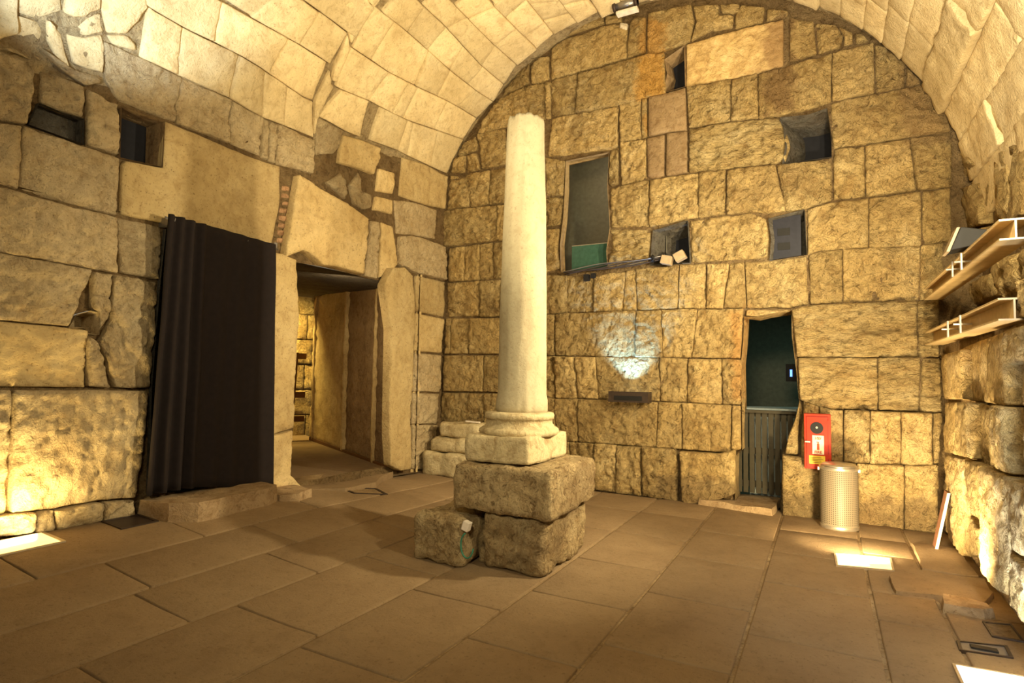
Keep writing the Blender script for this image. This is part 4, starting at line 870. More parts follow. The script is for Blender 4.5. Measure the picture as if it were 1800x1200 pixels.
fp = tag(mesh_obj('floor_passage', [(-5.42, 4.88, .19), (-5.42, 7.25, .095), (-6.13, 7.5, .06), (-12.2, 10.9, .0), (-13.2, 8.0, .0), (-10.6, 7.2, 0), (-5.7, 4.88, .19)], [(0, 1, 2, 6), (2, 3, 4, 5), (2, 5, 6)], MAT['floor']), kind='structure')
cp = tag(mesh_obj('ceiling_passage', [(-5.75, 4.5, 2.93), (-5.6, 7.6, 2.93), (-12.2, 11.2, 3.5), (-13.4, 7.2, 3.5)], [(0, 1, 2, 3)], MAT['recess_shade']), kind='structure')
wl = tag(mesh_obj('wall_passage_left', [(-5.72, 4.7, 0), (-10.9, 7.3, 0), (-10.9, 7.3, 3.5), (-5.72, 4.7, 3.4)], [(0, 1, 2, 3)], MAT['smooth']), kind='structure')
area_lamp('passage_lamp', (-11.2, 8.9, 3.2), (-11.9, 9.9, 1.0), .5, .5, 120, (1.0, .72, .22), 150)
# railing at the end of the passage
rail = empty('railing', (-10.55, 9.3, .0), 'brown wooden railing at the bright far end of the passage', 'railing')
def rp(u, v, h): return Vector(sm('K', u, v, h))
for i, zz in enumerate((1.86, .98, .44)):
    b = bmesh.new(); prism(b, [rp(-.25, zz, 1.1), rp(1.6, zz, 1.1), rp(1.6, zz+.13, 1.1), rp(-.25, zz+.13, 1.1)], (0, 0, 0), (.05, -.03, 0)); bm_obj('rail', b, MAT['wood'], rail)
for uu in (.10, 1.5):
    b = bmesh.new(); prism(b, [rp(uu-.07, .02, 1.1), rp(uu+.05, .02, 1.1), rp(uu-.04, 2.0, 1.1), rp(uu-.16, 2.0, 1.1)], (.05, -.03, 0), (.11, -.06, 0)); bm_obj('post', b, MAT['wood'], rail)

# ------------------------------------------------------------------ rough masonry blocks
def rough_block(name, lo, hi, mat, label=None, cat=None, amp=.02, r=.05, cell=.045, seed=0, group=None, parent=None, fn=None):
    lo, hi = Vector(lo), Vector(hi); c = (lo+hi)/2; hs = (hi-lo)/2
    n = [max(3, min(26, round(2*hs[i]/cell))) for i in range(3)]
    verts = {}; faces = []; vl = []
    off = Vector((seed*3.7, seed*1.3, seed*2.1))
    def vid(i, j, k):
        key = (i, j, k)
        if key not in verts:
            p = Vector(((2*i/n[0]-1)*hs.x, (2*j/n[1]-1)*hs.y, (2*k/n[2]-1)*hs.z))
            q = Vector([max(-hs[a]+r, min(hs[a]-r, p[a])) for a in range(3)])
            dd = p-q
            nn = dd.normalized() if dd.length > 1e-6 else Vector((0, 0, 1))
            p = q+nn*r if dd.length > 1e-6 else p
            g = (p+off)
            dsp = noise.noise(g*4)*amp*1.4+noise.noise(g*12)*amp*.8+noise.noise(g*28)*amp*.35
            p = p+nn*dsp
            if k == 0: p.z = max(p.z, -hs.z)
            p = p+c
            if fn: p = fn(p)
            verts[key] = len(vl); vl.append(tuple(p))
        return verts[key]
    for ax in range(3):
        a1, a2 = (ax+1) % 3, (ax+2) % 3
        for side in (0, n[ax]):
            for i in range(n[a1]):
                for j in range(n[a2]):
                    q = []
                    for di, dj in ((0, 0), (1, 0), (1, 1), (0, 1)):
                        idx = [0, 0, 0]; idx[ax] = side; idx[a1] = i+di; idx[a2] = j+dj; q.append(vid(*idx))
                    faces.append(tuple(q if side else q[::-1]))
    o = mesh_obj(name, vl, faces, mat, parent, True)
    return tag(o, label, cat, group)
rough_block('stone_block', (-3.15, 4.10, .0), (-2.63, 4.86, .40), MAT['block'], 'smaller pitted stone block on the floor, left of the gap under the column', 'stone block', .03, .07, .035, 1)
rough_block('stone_block', (-2.53, 4.24, .0), (-1.96, 5.14, .455), MAT['block'], 'dark pitted stone block on the floor carrying the right side of the column', 'stone block', .028, .06, .035, 2)
rough_block('stone_block', (-2.80, 4.20, .452), (-1.89, 5.20, .838), MAT['block'], 'wide pitted slab-like block directly under the column base', 'stone block', .018, .035, .035, 3)
PACK = ('low at the front of the gap', 'low at the back of the gap', 'wedged halfway up in the gap', 'thin sliver under the left overhang, nearer the camera', 'thin sliver under the left overhang, farther back')
for k, (x, y, z, s) in enumerate(((-2.57, 4.40, .0, .10), (-2.57, 4.58, .0, .12), (-2.57, 4.48, .17, .10), (-2.72, 4.42, .405, .03), (-2.74, 4.70, .405, .03))):
    rough_block('packing_stone', (x-.045, y-.075, z), (x+.035, y+.075, z+s*1.3), MAT['block'], 'small packing stone under the column, '+PACK[k], 'stone', .01, .025, .025, 20+k, group='rubble stones packed under the column')
# column base
base = empty('column_base', (-2.44, 4.72, .845), 'pale moulded column base with square plinth, standing on the pitted blocks', 'column base')
rough_block('plinth', (-2.75, 4.30, .845), (-2.14, 5.12, 1.075), MAT['base'], None, None, .010, .018, .035, 5, parent=base)
b = bmesh.new()
pr = [(.30, 1.05), (.345, 1.065), (.36, 1.085), (.355, 1.11), (.335, 1.125), (.315, 1.13), (.31, 1.145), (.298, 1.155), (.295, 1.17), (.295, 1.20), (.31, 1.205), (.315, 1.235), (.305, 1.255), (.25, 1.262)]
lathe(b, pr, -2.44, 4.71, 56, lambda p: p+Vector((1, 1, .3))*noise.noise(p*9)*.008)
bm_obj('torus_moulding', b, MAT['base'], base, True)
# column shaft
col = empty('column', (-2.435, 4.75, 1.255), 'tall free-standing pale stone column shaft with a broken top', 'column')
b = bmesh.new(); prof = [(.235, 1.25), (.243, 1.30), (.240, 1.36), (.224, 1.42)]
for i in range(1, 25):
    t = i/24; prof.append((.222-.050*t-.006*math.sin(t*3.1)*-1, 1.42+2.51*t))
prof += [(.165, 3.96), (.12, 3.965)]
def colf(p):
    a = math.atan2(p.y-4.75, p.x+2.435); g = Vector((math.cos(a)*1.2, math.sin(a)*1.2, p.z))
    d = noise.noise(g*2.5)*.006+noise.noise(g*9)*.0025
    if p.z < 1.40: d += noise.noise(g*6)*.012-.004
    if p.z > 3.86: d += min(0, noise.noise(g*7))*.03
    q = Vector((p.x+math.cos(a)*d, p.y+math.sin(a)*d, p.z))
    if p.z > 3.91: q.z += noise.noise(Vector((math.cos(a)*2.2, math.sin(a)*2.2, 1)))*.05+noise.noise(Vector((math.cos(a)*6, math.sin(a)*6, 4)))*.02
    return q
lathe(b, prof, -2.435, 4.75, 72, colf); bm_obj('shaft', b, MAT['column'], col, True)
# corner pedestal
ped = empty('corner_pedestal', (-5.1, 7.55, .06), 'weathered stepped stone column base standing in the far left corner', 'stone base')
rough_block('lower_course', (-5.40, 7.22, .05), (-4.55, 7.74, .41), MAT['base'], parent=ped, amp=.02, r=.06, seed=31)
rough_block('middle_course', (-5.33, 7.30, .41), (-4.62, 7.74, .62), MAT['base'], parent=ped, amp=.02, r=.07, seed=32)
rough_block('upper_course', (-5.20, 7.38, .62), (-4.50, 7.74, .84), MAT['base'], parent=ped, amp=.018, r=.05, seed=33)

# ------------------------------------------------------------------ curtain
rod = empty('curtain_rod', (-5.6, 3.9, 3.02), 'thin grey rod along the top of the black curtain', 'curtain rod')
b = bmesh.new(); tube(b, [(-5.57, 3.30, 3.045), (-5.53, 4.58, 2.985)], .014); bm_obj('rod', b, MAT['rod'], rod, True)
for y in (3.36, 4.56):
    b = bmesh.new(); box(b, (-5.74, y-.02, 2.98), (-5.54, y+.02, 3.06)); bm_obj('bracket', b, MAT['rod'], rod)
cv = []; cf = []; NU, NV = 110, 30
for j in range(NV+1):
    t = j/NV
    for i in range(NU+1):
        s = i/NU
        z1 = 3.075-.045*s; z0 = .43-.10*s+.03*math.sin(s*5)
        z = z1+(z0-z1)*t
        y = 3.30+1.23*s + (-.09*(1-s)*t*1.0 + .09*s*t)
        amp = (.038 if s < .32 else .015)*(.7+.5*t)
        f = 2*math.pi*(s*11 if s < .32 else 3.52+(s-.32)*5.5)
        x = -5.53+.01+math.sin(f+.6*math.sin(t*2+s*9))*amp+.012*noise.noise(Vector((s*6, t*4, 0)))
        if t < .02: x -= .0
        cv.append((x, y, z))
for j in range(NV):
    for i in range(NU): a = j*(NU+1)+i; cf.append((a, a+1, a+NU+2, a+NU+1))
cur = mesh_obj('curtain', cv, cf, MAT['curtain'], None, True)
sd = cur.modifiers.new('thickness', 'SOLIDIFY'); sd.thickness = .006
tag(cur, 'long black cloth curtain hanging over the doorway in the left wall', 'curtain')
for i in range(9):
    s = .06+.11*i; y = 3.30+1.23*s
    b = bmesh.new()
    pts = [(-5.56+.03*math.cos(t), y+.004*math.sin(t*2), 3.04-.05*s+.03*math.sin(t)) for t in [2*math.pi*k/14 for k in range(15)]]
    tube(b, pts, .005, 6); bm_obj('grommet', b, MAT['rod'], cur, True)
# steps under it
def slab(name, poly, z0, z1, mat, label, cat, seed, bev=.02, group=None, parent=None):
    b = bmesh.new(); prism(b, [(x, y, 0) for x, y in poly], (0, 0, z0), (0, 0, z1))
    bmesh.ops.subdivide_edges(b, edges=b.edges[:], cuts=7, use_grid_fill=True)
    bmesh.ops.triangulate(b, faces=[f for f in b.faces if len(f.verts) > 4])
    for v in b.verts:
        g = v.co*3+Vector((seed, 0, 0)); d = noise.noise(g)*.03+noise.noise(g*3)*.012
        c = Vector((sum(p[0] for p in poly)/len(poly), sum(p[1] for p in poly)/len(poly), 0))
        dirv = (v.co-c); dirv.z = 0; top = (v.co.z-z0)/(z1-z0)
        v.co += dirv.normalized()*(d-.012*top*top)*.8
        if top > .5: v.co.z += noise.noise(g*1.3)*.02
    o = bm_obj(name, b, mat, parent, True); o.data.set_sharp_from_angle(angle=.6); return tag(o, label, cat, group)
slab('threshold_step', [(-5.66, 3.22), (-5.27, 3.27), (-5.10, 3.45), (-5.13, 4.25), (-5.2, 4.42), (-5.66, 4.5)], .14, .37, MAT['threshold'], 'worn rounded stone step below the black curtain', 'step', 4)
slab('threshold_step', [(-5.6, 4.44), (-5.18, 4.44), (-5.06, 4.6), (-5.12, 4.84), (-5.6, 4.9)], .12, .27, MAT['threshold'], 'low flat stone step beside the passage pier, right of the curtain step', 'step', 8)
slab('doorway_step', [(-1.42, 7.66), (-.56, 7.50), (-.50, 8.28), (-1.02, 8.28), (-1.02, 7.8)], -.02, .07, MAT['threshold'], 'low stone step leading into the dark doorway of the back wall', 'step', 12)
slab('floor_ledge', [(.44, 5.30), (.68, 5.33), (.98, 5.32), (1.09, 5.6), (1.09, 5.95), (.72, 5.98), (.50, 5.86), (.42, 5.62)], -.02, .035, MAT['floor'], 'raised broken paving slab by the right wall behind the small block', 'paving slab', 16)
slab('floor_ledge', [(.70, 6.08), (1.08, 6.05), (1.08, 6.95), (.72, 6.98)], -.02, .02, MAT['floor'], 'slightly raised paving slab in front of the leaning board', 'paving slab', 17)
slab('kerb_stone', [(.70, 5.08), (.93, 5.05), (1.0, 5.12), (.98, 5.26), (.73, 5.28)], -.02, .06, MAT['threshold'], 'small pale broken stone on the floor at the foot of the right wall', 'stone', 19)
# passage landing plate
slab('landing_plate', [(-5.42, 5.08), (-5.12, 5.35), (-5.08, 5.85), (-5.3, 6.25), (-5.42, 6.6)], .10, .195, MAT['floor'], 'thin dark-edged landing slab at the mouth of the passage', 'paving slab', 22)

# ------------------------------------------------------------------ gate in the doorway
gate = empty('gate', (-.7, 8.15, .1), 'dark slatted wooden gate across the doorway in the back wall', 'gate')
for i in range(9):
    x = -1.02+.075*i
    b = bmesh.new(); box(b, (x, 8.12, .13), (x+.058, 8.145, 1.15)); bm_obj('slat', b, MAT['gate'], gate, bevel=.004)
for z in (.2, .62, 1.1):
    b = bmesh.new(); box(b, (-1.04, 8.146, z), (-.33, 8.175, z+.08)); bm_obj('cross_rail', b, MAT['gate'], gate)
b = bmesh.new(); box(b, (-1.04, 8.08, 1.15), (-.33, 8.18, 1.185)); bm_obj('top_rail', b, MAT['gate'], gate)
b = bmesh.new(); prism(b, [(-.98, 8.32, 0), (-.33, 8.32, 0), (-.25, 9.1, 0), (-1.0, 8.75, 0)], (0, 0, 1.17), (0, 0, 1.20)); box(b, (-.9, 8.4, .0), (-.4, 8.7, 1.17))
tag(bm_obj('counter', b, MAT['shelf']), 'pale-topped counter behind the slatted gate', 'counter')
b = bmesh.new(); box(b, (-.50, 9.28, 1.55), (-.36, 9.32, 1.8)); bx_ = bm_obj('wall_device', b, MAT['black'])
tag(bx_, 'small black device with a blue light inside the dark doorway', 'device')
b = bmesh.new(); box(b, (-.445, 9.272, 1.62), (-.415, 9.28, 1.72)); bm_obj('indicator', b, MAT['blue_led'], bx_)

# ------------------------------------------------------------------ fire extinguisher cabinet
cab = empty('fire_cabinet', (-.085, 7.55, .58), 'red fire extinguisher cabinet with a round window on the back wall', 'cabinet')
YF = 7.525
b = bmesh.new(); box(b, (-.222, YF, .575), (.05, 7.71, 1.195)); bm_obj('body', b, MAT['red'], cab, bevel=.006)
b = bmesh.new(); box(b, (-.196, YF-.012, .60), (.018, YF-.001, 1.165)); door = bm_obj('door', b, MAT['red'], cab, bevel=.003)
for lo, hi in (((-.202, 1.165), (.024, 1.171)), ((-.202, .594), (.024, .60)), ((-.202, .6), (-.196, 1.165)), ((.018, .6), (.024, 1.165))):
    b = bmesh.new(); box(b, (lo[0], YF-.004, lo[1]), (hi[0], YF-.0005, hi[1])); bm_obj('door_seam', b, MAT['red_dark'], cab)
def disc(name, cx, cz, r, y0, y1, mat, parent, seg=36):
    b = bmesh.new(); prism(b, [(cx+r*math.cos(2*math.pi*k/seg), 0, cz+r*math.sin(2*math.pi*k/seg)) for k in range(seg)], (0, y0, 0), (0, y1, 0)); return bm_obj(name, b, mat, parent)
disc('round_window', -.092, 1.04, .066, YF-.018, YF-.011, MAT['black'], door)
disc('window_catch', -.092, 1.045, .012, YF-.022, YF-.018, MAT['steel'], door)
b = bmesh.new(); box(b, (-.215, YF-.03, .872), (-.16, YF-.012, .888)); bm_obj('handle', b, MAT['steel'], door, bevel=.003)
for z in (1.08, .7):
    b = bmesh.new(); box(b, (.012, YF-.02, z), (.03, YF-.01, z+.05)); bm_obj('hinge', b, MAT['red'], door)
b = bmesh.new(); box(b, (-.138, YF-.016, .745), (-.022, YF-.012, .955)); bm_obj('sign_plate', b, MAT['white_sign'], door)
b = bmesh.new(); box(b, (-.172, YF-.016, .635), (-.012, YF-.012, .728)); bm_obj('yellow_label', b, MAT['yellow_sign'], door)
def text(name, s, cx, cz, size, y, mat, parent, bold=0):
    c = bpy.data.curves.new(name, 'FONT'); c.body = s; c.size = size; c.align_x = 'CENTER'; c.align_y = 'CENTER'; c.extrude = .0008; c.offset = bold
    c.materials.append(mat); o = bpy.data.objects.new(name, c); COL.objects.link(o)
    me = bpy.data.meshes.new_from_object(o.evaluated_get(bpy.context.evaluated_depsgraph_get()))
    bpy.data.objects.remove(o); me.transform(Matrix.Translation((cx, y, cz)) @ Matrix.Rotation(math.pi/2, 4, 'X')); me.name = name
    o = bpy.data.objects.new(name, me); COL.objects.link(o); o.parent = parent; return o
text('hebrew_word', '\u05d0\u05e9', -.08, .925, .05, YF-.0172, MAT['print_red'], door, .0012)
text('sign_word', 'FIRE', -.08, .768, .043, YF-.0172, MAT['print_red'], door, .001)
b = bmesh.new(); box(b, (-.093, YF-.018, .795), (-.067, YF-.0163, .865)); box(b, (-.086, YF-.018, .865), (-.074, YF-.0163, .882)); box(b, (-.098, YF-.018, .878), (-.070, YF-.0163, .886))
bm_obj('extinguisher_symbol', b, MAT['print_red'], door)
for i in range(4):
    b = bmesh.new(); box(b, (-.16, YF-.018, .650+.018*i), (-.03-.02*(i % 2), YF-.0163, .655+.018*i)); bm_obj('label_line', b, MAT['print_dark'], door)

# ------------------------------------------------------------------ perforated litter bin
BX, BY = .115, 7.325
def bin_mat():
    m, nt, b = nodes('perforated_steel', .5); b.inputs['Metallic'].default_value = 0
    geo = nt.nodes.new('ShaderNodeNewGeometry'); sp = nt.nodes.new('ShaderNodeSeparateXYZ'); nt.links.new(geo.outputs['Position'], sp.inputs[0])
    def mth(op, a, b_=None):
        n = nt.nodes.new('ShaderNodeMath'); n.operation = op
        for i, v in enumerate((a, b_)):
            if v is None: continue
            if isinstance(v, (int, float)): n.inputs[i].default_value = v
            else: nt.links.new(v, n.inputs[i])
        return n.outputs[0]
    an = mth('ARCTAN2', mth('SUBTRACT', sp.outputs[1], BY), mth('SUBTRACT', sp.outputs[0], BX))
    s1 = mth('SINE', mth('MULTIPLY', an, 56)); s2 = mth('SINE', mth('MULTIPLY', sp.outputs[2], 2*math.pi/.0195))
    pr_ = mth('MULTIPLY', mth('GREATER_THAN', s1, .1), mth('GREATER_THAN', s2, .1))
    zz = mth('MULTIPLY', mth('GREATER_THAN', sp.outputs[2], .05), mth('LESS_THAN', sp.outputs[2], .615))
    k_ = mth('MULTIPLY', pr_, zz)
    c = mix(nt, k_, (.19, .155, .105), (.055, .038, .02)); nt.links.new(c, b.inputs['Base Color'])
    return m
bin_ = empty('litter_bin', (BX, BY, 0), 'perforated cylindrical steel litter bin standing below the red cabinet', 'litter bin')
b = bmesh.new(); lathe(b, [(.182, .0), (.184, .02), (.184, .63), (.182, .64)], BX, BY, 64); bm_obj('body', b, bin_mat(), bin_, True)
b = bmesh.new(); lathe(b, [(.186, .0), (.188, .004), (.188, .035), (.185, .04)], BX, BY, 64); bm_obj('base_ring', b, MAT['steel'], bin_, True)
b = bmesh.new(); lathe(b, [(.188, .625), (.190, .63), (.190, .652), (.186, .656)], BX, BY, 64); bm_obj('top_ring', b, MAT['steel'], bin_, True)
b = bmesh.new(); lathe(b, [(.18, .655), (.176, .668), (.15, .684), (.08, .696), (.01, .70)], BX, BY, 64); bm_obj('lid', b, MAT['steel'], bin_, True)
for s in (-1, 1):
    b = bmesh.new(); box(b, (BX+s*.192-.012, BY-.02, .60), (BX+s*.192+.012, BY+.02, .635)); bm_obj('hinge_lug', b, MAT['steel'], bin_, bevel=.004)

# ------------------------------------------------------------------ wall uplight bar
bar = empty('wall_light', (-2.31, 7.62, 1.24), 'dark bar-shaped uplight on the back wall below a cool white patch of light', 'wall light')
b = bmesh.new(); box(b, (-2.58, 7.58, 1.245), (-2.04, 7.595, 1.385)); box(b, (-2.58, 7.595, 1.245), (-2.04, 7.76, 1.26)); box(b, (-2.58, 7.595, 1.26), (-2.565, 7.76, 1.385)); box(b, (-2.055, 7.595, 1.26), (-2.04, 7.76, 1.385))
bm_obj('housing', b, MAT['plaque'], bar)
b = bmesh.new(); box(b, (-2.5, 7.576, 1.27), (-2.12, 7.58, 1.33)); bm_obj('front_recess', b, MAT['black'], bar)
b = bmesh.new(); box(b, (-2.40, 7.62, 1.30), (-2.22, 7.70, 1.32)); bm_obj('lamp_glass', b, MAT['cool_glass'], bar)
spot_lamp('wall_light_beam', (-2.31, 7.50, 1.40), (-2.33, 7.80, 2.1), 110, (.22, .52, 1.0), 80, .55, .03)

# ------------------------------------------------------------------ floor uplights
def floor_light(name, pts, glassm, label, core=.6):
    cx = sum(p[0] for p in pts)/4; cy = sum(p[1] for p in pts)/4; z = floor_z(cx, cy)
    e = empty(name, (cx, cy, z), label, 'floor light', 'floor uplights')
    def sc(k): return [(cx+(x-cx)*k, cy+(y-cy)*k, floor_z(x, y)) for x, y in pts]
    o_, i_ = sc(1.0), sc(.93)
    b = bmesh.new()
    for h0, h1 in ((-.01, .012),):
        A = [b.verts.new((x, y, z_+h0)) for x, y, z_ in o_]; B_ = [b.verts.new((x, y, z_+h1)) for x, y, z_ in o_]
        C_ = [b.verts.new((x, y, z_+h1)) for x, y, z_ in i_]; D_ = [b.verts.new((x, y, z_+h0)) for x, y, z_ in i_]
        for i in range(4):
            j = (i+1) % 4
            b.faces.new((A[i], A[j], B_[j], B_[i])); b.faces.new((B_[i], B_[j], C_[j], C_[i])); b.faces.new((C_[i], C_[j], D_[j], D_[i]))
    bm_obj('frame', b, MAT['rim'], e)
    b = bmesh.new(); b.faces.new([b.verts.new((x, y, z_+.008)) for x, y, z_ in i_]); bm_obj('lit_glass', b, glassm, e)
    q = [(i_[0][0]+(i_[1][0]-i_[0][0])*.02, i_[0][1]+.04), (i_[0][0]+(i_[1][0]-i_[0][0])*core, i_[1][1]+.04), (i_[0][0]+(i_[1][0]-i_[0][0])*core*.8, i_[2][1]-.10), (i_[0][0]+.01, i_[3][1]-.03)]
    b = bmesh.new(); b.faces.new([b.verts.new((x, y, floor_z(x, y)+.010)) for x, y in q]); bm_obj('lamp_core', b, MAT['warm_bulb'] if glassm == MAT['warm_glass'] else glassm, e)
    return e
floor_light('floor_light', [(.06, 5.80), (.49, 5.90), (.50, 6.30), (.05, 6.20)], MAT['warm_glass'], 'bright warm floor uplight set in the paving in front of the litter bin')
floor_light('floor_light', [(.61, 3.75), (1.05, 3.75), (1.05, 4.20), (.61, 4.17)], MAT['cool_glass'], 'cold white floor uplight at the bottom right beside the right wall')
floor_light('floor_light', [(-5.68, 1.75), (-5.33, 1.75), (-5.33, 2.50), (-5.68, 2.50)], MAT['warm_glass'], 'warm floor uplight at the foot of the left wall')
spot_lamp('right_floor_beam', (.27, 6.02, .06), (.25, 7.9, 1.3), 300, WARM, 150, .5, .10)
spot_lamp('left_floor_beam', (-5.45, 2.15, .33), (-5.85, 2.5, 1.5), 110, (1.0, .72, .28), 150, .7, .12)
spot_lamp('corner_floor_beam', (.85, 4.0, .06), (1.25, 4.7, 1.4), 190, (.86, .92, 1.0), 140, .6, .15)
spot_lamp('corner_warm_fill', (.70, 5.2, .15), (1.15, 6.1, 1.5), 190, WARM, 140, .7, .1)  # added warm fill for the right wall, no fixture in the floor here

# ------------------------------------------------------------------ hatches
def hatch(pts, label, lid='hatch', up=.006):
    cx = sum(p[0] for p in pts)/4; cy = sum(p[1] for p in pts)/4
    e = empty('floor_hatch', (cx, cy, floor_z(cx, cy)), label, 'floor hatch')
    def pz(k, h): return [(cx+(x-cx)*k, cy+(y-cy)*k, floor_z(x, y)+h) for x, y in pts]
    b = bmesh.new(); O_, I_ = pz(1, up+.004), pz(.86, up+.004); A = [b.verts.new(p) for p in O_]; B_ = [b.verts.new(p) for p in I_]; C_ = [b.verts.new(p) for p in pz(.86, up-.006)]; D_ = [b.verts.new(p) for p in pz(1, -.01)]
    for i in range(4):
        j = (i+1) % 4; b.faces.new((A[i], A[j], B_[j], B_[i])); b.faces.new((B_[i], B_[j], C_[j], C_[i])); b.faces.new((D_[i], D_[j], A[j], A[i]))
    bm_obj('frame', b, MAT['plaque'], e)
    b = bmesh.new(); b.faces.new([b.verts.new(p) for p in pz(.86, up-.003)]); bm_obj('lid', b, MAT[lid], e)
    return e
h_ = hatch([(.68, 4.40), (.94, 4.44), (.95, 4.62), (.69, 4.55)], 'small metal floor hatch with a dark slot near the bottom right uplight')
b = bmesh.new(); box(b, (.75, 4.47, .004), (.88, 4.52, .014)); bm_obj('slot', b, MAT['black'], h_)
hatch([(.90, 4.74), (1.06, 4.74), (1.06, 5.04), (.90, 5.00)], 'square recessed floor hatch tight against the right wall', 'grout')
hatch([(-5.66, 2.92), (-5.34, 2.92), (-5.34, 3.24), (-5.66, 3.24)], 'dark square floor hatch left of the curtain step', 'plaque')
hatch([(-5.30, 5.42), (-4.98, 5.36), (-4.72, 5.66), (-5.02, 5.80)], 'pale-centred floor hatch in front of the passage', 'grout')

# ------------------------------------------------------------------ steel beams
def ibeam(z0, z1, ya, yb_, label, xa=.95, xb=1.11):
    e = empty('steel_beam', (1.03, ya, z0), label, 'steel beam', 'steel beams along the right wall')
    t = .011; xm = (xa+xb)/2
    for nm, lo, hi in (('top_flange', (xa, ya, z1-t), (xb, yb_, z1)), ('bottom_flange', (xa, ya, z0), (xb, yb_, z0+t)), ('web', (xm-.005, ya, z0+t), (xm+.005, yb_, z1-t))):
        b = bmesh.new(); box(b, lo, hi); p = bm_obj(nm, b, MAT['beam'], e)
        b = bmesh.new(); box(b, (lo[0], ya-.002, lo[2]), (hi[0], ya, hi[2])); bm_obj('cut_end', b, MAT['beam_edge'], p)
    return e
ibeam(2.46, 2.59, 4.52, 7.62, 'upper steel I-beam running along the right wall under the floodlight')
ibeam(1.975, 2.115, 4.60, 7.62, 'lower steel I-beam running along the right wall')
def clamp(y, z0, z1, label):
    e = empty('beam_clamp', (.94, y, z0), label, 'clamp', 'clamps bolted on the steel beams')
    b = bmesh.new(); box(b, (.938, y-.018, z0-.01), (.95, y+.018, z1+.01)); bm_obj('plate', b, MAT['beam_edge'], e, bevel=.002)
    b = bmesh.new(); tube(b, [(.90, y, (z0+z1)/2), (1.02, y, (z0+z1)/2)], .008, 8); bm_obj('bolt', b, MAT['bolt'], e)
clamp(5.62, 2.47, 2.58, 'bolted steel clamp plate on the upper beam, the one nearer the camera'); clamp(5.98, 2.47, 2.58, 'bolted steel clamp plate on the upper beam, the one nearer the back wall')
clamp(5.72, 1.985, 2.105, 'bolted steel clamp plate on the lower beam, the one nearer the camera'); clamp(6.25, 1.985, 2.105, 'bolted steel clamp plate on the lower beam, the one nearer the back wall')
# floodlight
fl = empty('floodlight', (.97, 5.75, 2.60), 'black floodlight with glass front sitting on the upper beam', 'floodlight')
b = bmesh.new(); rot = Matrix.Rotation(math.radians(28), 3, 'Y')
prism(b, [(.88, 5.62, 2.62), (1.10, 5.62, 2.66), (1.12, 5.62, 2.76), (.95, 5.62, 2.80)], (0, 0, 0), (0, .22, 0)); hs_ = bm_obj('housing', b, MAT['black'], fl, bevel=.006)
b = bmesh.new(); prism(b, [(.855, 5.63, 2.615), (.875, 5.63, 2.612), (.945, 5.63, 2.80), (.925, 5.63, 2.80)], (0, 0, 0), (0, .20, 0)); bm_obj('front_glass', b, MAT['lamp_box'], fl)
b = bmesh.new(); box(b, (.99, 5.70, 2.59), (1.03, 5.76, 2.64)); bm_obj('bracket', b, MAT['black'], fl)
# leaning board
b = bmesh.new(); prism(b, [(.885, 6.80, .0), (.905, 6.80, .0), (1.035, 6.95, .53), (1.015, 6.95, .53)], (0, 0, .0), (.0, .16, 0))
bd = tag(bm_obj('leaning_board', b, MAT['board_red']), 'thin reddish board with a pale edge leaning in the right corner', 'board')
b = bmesh.new(); prism(b, [(.883, 6.795, .0), (.907, 6.795, .0), (1.037, 6.945, .53), (1.013, 6.945, .53)], (0, -.004, .0), (0, .0, 0)); bm_obj('pale_edge', b, MAT['board_white'], bd)

# ------------------------------------------------------------------ cables and lamps on the ledge of the back wall
cb = bmesh.new(); rr = random.Random(9)
cabs = empty('cable_bundle', (-2.7, 7.74, 3.07), 'bundle of dark cables along the ledge below the tall wall opening', 'cable')
for k in range(5):
    pts = []
    for i in range(14):
        t = i/13; x = -3.30+1.42*t
        pts.append((x, 7.735-.012*k, 3.03+.11*t+.018*math.sin(t*7+k*1.3)+.012*k+.01))
    b = bmesh.new(); tube(b, pts, .011-.001*k, 6); bm_obj('cable', b, MAT['cable'] if k < 4 else MAT['rod'], cabs, True)
for k, (x, z, rt) in enumerate(((-1.83, 3.13, .25), (-1.66, 3.17, -.45))):
    e = empty('niche_lamp', (x, 7.72, z), ('tan box lamp on the ledge of the small niche, left of the pair' if k == 0 else 'tilted tan box lamp on the ledge of the small niche, right of the pair'), 'lamp', 'lamps at the small niche')
    b = bmesh.new(); box(b, (x-.07, 7.66, z-.055), (x+.07, 7.78, z+.055), Matrix.Rotation(rt, 3, 'Y')); bm_obj('housing', b, MAT['lamp_box'], e, bevel=.006)
    b = bmesh.new(); box(b, (x-.05, 7.68, z+.056), (x+.05, 7.76, z+.062), Matrix.Rotation(rt, 3, 'Y'), (x, 7.72, z)); bm_obj('lens', b, MAT['steel'], e)
b = bmesh.new(); tube(b, [(-2.02, 7.72, 3.13), (-2.0, 7.70, 3.17), (-2.03, 7.68, 3.20)], .028, 10); tag(bm_obj('cable_socket', b, MAT['black'], None, True), 'small round black socket at the left end of the niche ledge', 'socket')
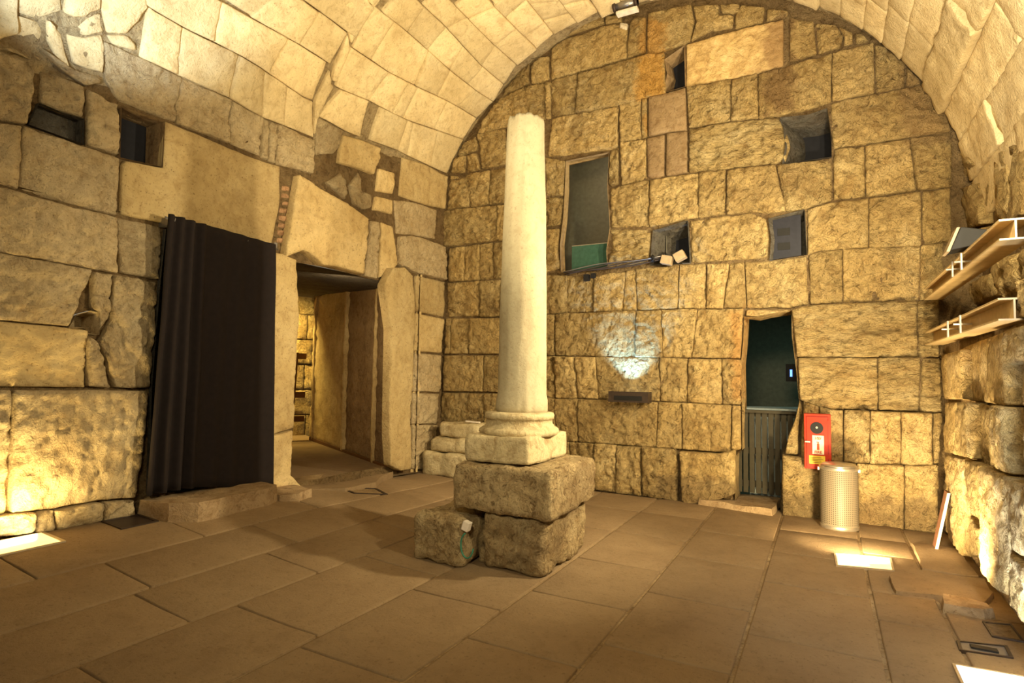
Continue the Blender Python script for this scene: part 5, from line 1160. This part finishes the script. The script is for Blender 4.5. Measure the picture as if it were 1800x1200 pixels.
b = bmesh.new(); box(b, (-3.0, 7.70, 2.93), (-2.93, 7.78, 3.02)); box(b, (-2.90, 7.72, 2.97), (-2.84, 7.78, 3.03)); tag(bm_obj('junction_box', b, MAT['black']), 'small black junction box under the cable bundle', 'junction box')
# window-like lamps inside the lower right niche
ni = empty('niche_equipment', (-.36, 8.1, 3.1), 'dark two-slot equipment box inside the right-hand small niche', 'equipment')
b = bmesh.new(); box(b, (-.555, 7.88, 3.07), (-.24, 8.08, 3.60)); bm_obj('housing', b, MAT['lamp_grey'], ni)
for z in (3.18, 3.36):
    b = bmesh.new(); box(b, (-.50, 7.872, z), (-.36, 7.88, z+.09)); bm_obj('slot', b, MAT['black'], ni)
# fixture at the crown of the arch
fx = empty('arch_lamp', (-2.36, 7.6, 6.62), 'tubular lamp fixture under the crown of the vault at the back wall', 'lamp')
b = bmesh.new(); tube(b, [(-2.52, 7.58, 6.72), (-2.2, 7.58, 6.72)], .05, 14); bm_obj('tube', b, MAT['rod'], fx, True)
for x in (-2.52, -2.22):
    b = bmesh.new(); tube(b, [(x-.02, 7.58, 6.72), (x+.02, 7.58, 6.72)], .07, 14); bm_obj('clip', b, MAT['plaque'], fx, True)
b = bmesh.new(); box(b, (-2.5, 7.56, 6.60), (-2.2, 7.66, 6.64)); bm_obj('reflector', b, MAT['paper'], fx, bevel=.005)
# bits at the column
b = bmesh.new(); box(b, (-4.80, 7.50, .86), (-4.56, 7.54, .88), Matrix.Rotation(.03, 3, 'Y')); s_ = tag(bm_obj('paper_strip', b, MAT['paper']), 'small pale strip of paper lying on the corner pedestal, just left of the column base', 'paper')
sl = empty('small_lamp', (-2.60, 4.17, .36), 'tiny pale lamp clipped between the two blocks under the column', 'lamp')
b = bmesh.new(); box(b, (-2.64, 4.10, .31), (-2.58, 4.16, .385), Matrix.Rotation(.3, 3, 'Y')); bm_obj('housing', b, MAT['paper'], sl, bevel=.006)
b = bmesh.new(); tube(b, [(-2.585+.06*math.cos(t), 4.10, .20+.10*math.sin(t)) for t in [1.9+k*.28 for k in range(16)]], .007, 6)
tag(bm_obj('green_cable', b, MAT['cable_green'], None, True), 'green cable looping in the gap between the two floor blocks', 'cable')
